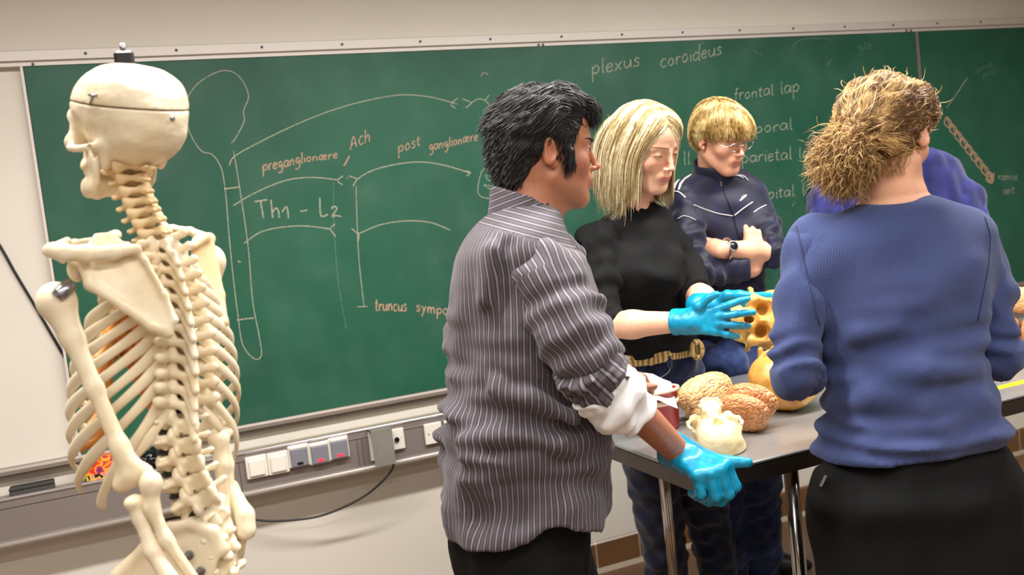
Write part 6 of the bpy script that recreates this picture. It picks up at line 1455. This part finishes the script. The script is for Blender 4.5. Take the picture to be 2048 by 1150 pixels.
lx = float(PY(1583, 960, TYA+.05)[0]); lx2 = float(PY(1330, 975, TYB-.05)[0])
for x, y in ((lx, TYA+.05), (lx2, TYB-.05), (2.42, TYA+.05), (2.42, TYB-.05), (3.02, TYA+.05), (3.02, TYB-.05)):
    l = MB().tube([(x, y, .03), (x, y, TZ-.012)], .0165, 18).build('leg', M_chrome, tb, True); MB().lathe([(.0001, 0), (.02, 0), (.02, .02), (.0165, .03), (.0001, .03)], (x, y, 0), 16).build('foot', M_dark, l, True)
M_tape = mat('yellow_tape', rgb(240, 226, 20), .45)
q = [PZ(x, y, TZ+.001) for x, y in ((1990, 770), (2060, 752), (2064, 762), (2002, 774))]
a, b = (q[0]+q[3])/2, (q[1]+q[2])/2; tag(MB().box(((a+b)/2+RH*.03)[:2].tolist()+[TZ+.0006], (.26, .026, .0012)).build('tape_strip', M_tape), 'strip of bright yellow tape stuck on the steel table edge at the right', 'tape')
# ------------------------------------------------------------------ loose skulls
M_sk1 = bone_mat('cream_bone', rgb(240, 228, 190), rgb(216, 188, 130), .4); M_sk2 = bone_mat('yellow_bone', rgb(226, 184, 104), rgb(196, 140, 60), .4); M_sk3 = bone_mat('honey_bone', rgb(214, 164, 82), rgb(176, 116, 44), .35)
lowest = lambda V: V[:, 2].min()
# 1: upside down, base up, back of the head to the camera
f1 = nrm(FH*.98+RH*.03+UP*.14); up1 = -UP; R1 = frame(f1, up1)
c1 = PZ(1431, 852, TZ+.05); HV, HQ = half_skull(False, .014); V = place(HV, c1, R1, .84); c1[2] += TZ-lowest(V)
o = mesh_obj('skull', place(HV, c1, R1, .84), HQ, M_sk1); tag(o, 'cream skull lying upside down on the table corner, showing its base', 'skull', 'loose skulls')
# 2: held up, face to the camera, crown to the right
c2 = PD(1527, 640, 2.62); R2 = frame(nrm(-FH*.985-RH*.10+UP*.10), nrm(RH*.97-UP*.16))
o = mesh_obj('skull', place(SV, c2, R2, 1.17), SQ, M_sk2); tag(o, 'yellow skull held sideways in blue gloves, eye sockets to the camera', 'skull', 'loose skulls')
# 3: big honey coloured skull behind the sleeve
R3 = frame(nrm(RH*.85+FH*.25+UP*.35), nrm(-UP*.85+RH*.35)); c3 = PZ(1580, 764, TZ+.07); V = place(SV, c3, R3, 1.08); c3[2] += TZ-lowest(V)
big = thing('skull', c3, 'honey brown skull resting on the table behind the blue sleeve', 'skull', 'loose skulls')
mesh_obj('cranium', place(SV, c3, R3, 1.08), SQ, M_sk3, big)
p = PD(1652, 744, 2.33); MB().tube([PD(1648, 765, 2.34), PD(1650, 750, 2.34), PD(1654, 735, 2.34)], .004, 8).build('painted_muscle', mat('red_paint', rgb(176, 44, 40), .4), big, True)
# ------------------------------------------------------------------ brains
def brain_field(h, seed):
    F = Field(*box_axes((-.075, -.09, -.065), (.075, .09, .07), h))
    for s in (-1, 1): F.ell((s*.032, 0, .008), (.034, .080, .052)); F.ell((s*.034, .018, -.020), (.030, .045, .028), k=.012)
    g = wave_noise(.0160, 26, seed); g2 = wave_noise(.05, 8, seed+1)
    def wr(x, y, z):
        xx, yy, zz = x+.004*g2(x, y, z), y+.004*g2(y, z, x), z+.004*g2(z, x, y); v = np.abs(g(xx, yy, zz)); return .0052*np.clip(v*1.5, 0, 1)**.75-.0030
    F.warp(wr, .02); F.ell((0, 0, .04), (.0022, .09, .05), k=.006, op='-')
    C = Field(*F.ax)
    for s in (-1, 1): C.ell((s*.024, -.052, -.034), (.027, .028, .021))
    C.warp(lambda x, y, z: .0022*np.sin(z*2*math.pi/.0062+y*90), .02); C.cone((0, -.03, -.03), (0, -.045, -.062), .013, .009, .01); F.f = np.minimum(F.f, C.f); return F.surf(1)
BV, BQ = brain_field(.0017, 4)
t = NT('tan_brain_plastic'); t.col(t.ramp(t.noise(20, 4), [(.35, rgb(184, 122, 76)), (.65, rgb(208, 150, 100))])); t.set(Roughness=.4, Subsurface_Weight=.08, Subsurface_Radius=(.01, .005, .003)); M_br = t.m
t = NT('pale_brain_plastic'); t.col(t.ramp(t.noise(22, 4), [(.35, rgb(196, 148, 96)), (.65, rgb(222, 186, 134))])); t.set(Roughness=.4, Subsurface_Weight=.08, Subsurface_Radius=(.01, .005, .003)); M_br2 = t.m
def brain(px, py, f, up, s, mt, lb, sink=.004):
    Rb = frame(nrm(f), nrm(up)); c = PZ(px, py, TZ+.05); V = place(BV, c, Rb, s); c[2] += TZ-lowest(V); tag(mesh_obj('brain_model', place(BV, c, Rb, s), BQ, mt), lb, 'brain model', 'brain models on the table')
brain(1494, 818, -FH*.55+RH*.75-UP*.1, UP*.8-FH*.3, .84, M_br, 'tan brain model with deep furrows on the table beside the upturned skull')
brain(1412, 800, RH*.88+FH*.30+UP*.25, UP*.9-RH*.2+FH*.2, .84, M_br2, 'pale brain model with cerebellum showing, between red tub and tan brain')
# specimens at the far right end
brain(2043, 668, -FH*.6-RH*.4, UP, .80, M_br, 'tan brain model at the right end of the table, lowest of the pile')
Rb = frame(nrm(RH*.6-FH*.5), UP); c = PZ(2046, 668, TZ+.05); tag(mesh_obj('brain_model', place(BV, np.array([c[0]+.02, c[1]+.02, TZ+.148]), Rb, .66), BQ, M_br2), 'small pale brain model on top of the pile at the right end', 'brain model', 'brain models on the table')
# ------------------------------------------------------------------ red tub with a paper in it
c = PZ(1318, 858, TZ); tub = thing('tub', (c[0], c[1], TZ), 'dark red oval tub with cream band and folded white paper, left of the skull', 'tub')
M_redtub = mat('dark_red_enamel', rgb(150, 24, 26), .35); M_cream = mat('cream_band', rgb(232, 208, 180), .4)
prof = [(.0001, 0), (.052, 0), (.055, .004), (.060, .098), (.0635, .100), (.0635, .104), (.058, .104), (.053, .012), (.0001, .010)]
MB().lathe(prof, (c[0], c[1], TZ), 40, sx=1.0, sy=.82).build('bucket', M_redtub, tub, True)
MB().lathe([(.0575, .066), (.0605, .067), (.0612, .078), (.059, .079)], (c[0], c[1], TZ), 40, sx=1.0, sy=.82).build('cream_stripe', M_cream, tub, True)
MB().lathe([(.0590, .0985), (.0648, .099), (.0648, .1055), (.057, .1055)], (c[0], c[1], TZ), 40, sx=1.0, sy=.82).build('rim', M_cream, tub, True)
pp = thing('paper', (c[0]-.01, c[1], TZ+.08), 'folded white paper sticking out of the dark red tub', 'paper'); V = []
a = np.array([c[0]-.075, c[1]-.005, TZ+.108]); 
for i in range(6):
    for j in range(5): V.append(a+RH*(.022*i)+FH*(.016*(j-2))+UP*(.014*(j-2)+.010*math.sin(i*.9)+.004*math.cos(j*1.4)+(.0 if i < 4 else -.006*(i-3))))
V2 = [np.array(v)-UP*.0008 for v in V]; Fq = [(i*5+j, i*5+j+1, (i+1)*5+j+1, (i+1)*5+j) for i in range(5) for j in range(4)]; Fq += [tuple(k+30 for k in f[::-1]) for f in Fq]
mesh_obj('sheet', V+V2, Fq, M_cuff, pp)
# ------------------------------------------------------------------ stool just inside the right edge
st = PD(2075, 1060, 2.6); sx_, sy_ = float(st[0]), float(st[1])
stl = thing('stool', (sx_, sy_, 0), 'dark stool with chrome ring just inside the right edge', 'stool')
zs_ = float(PD(2075, 1030, 2.6)[2]); MB().lathe([(.0001, -.03), (.15, -.03), (.165, -.02), (.165, -.005), (.15, 0), (.0001, .002)], (sx_, sy_, zs_), 32).build('seat', M_dark, stl, True)
for k in range(4):
    a = math.pi/4+k*math.pi/2; MB().tube([(sx_+.10*math.cos(a), sy_+.10*math.sin(a), zs_-.03), (sx_+.19*math.cos(a), sy_+.19*math.sin(a), .0)], .011, 10).build('leg', M_chrome, stl, True)
zr = float(PD(2040, 1140, 2.5)[2]); mb = MB(); mb.tube([(sx_+.155*math.cos(a), sy_+.155*math.sin(a), zr*1.0) for a in np.linspace(0, 2*math.pi, 33)], .009, 8, close=False); mb.build('foot_ring', M_chrome, stl, True)
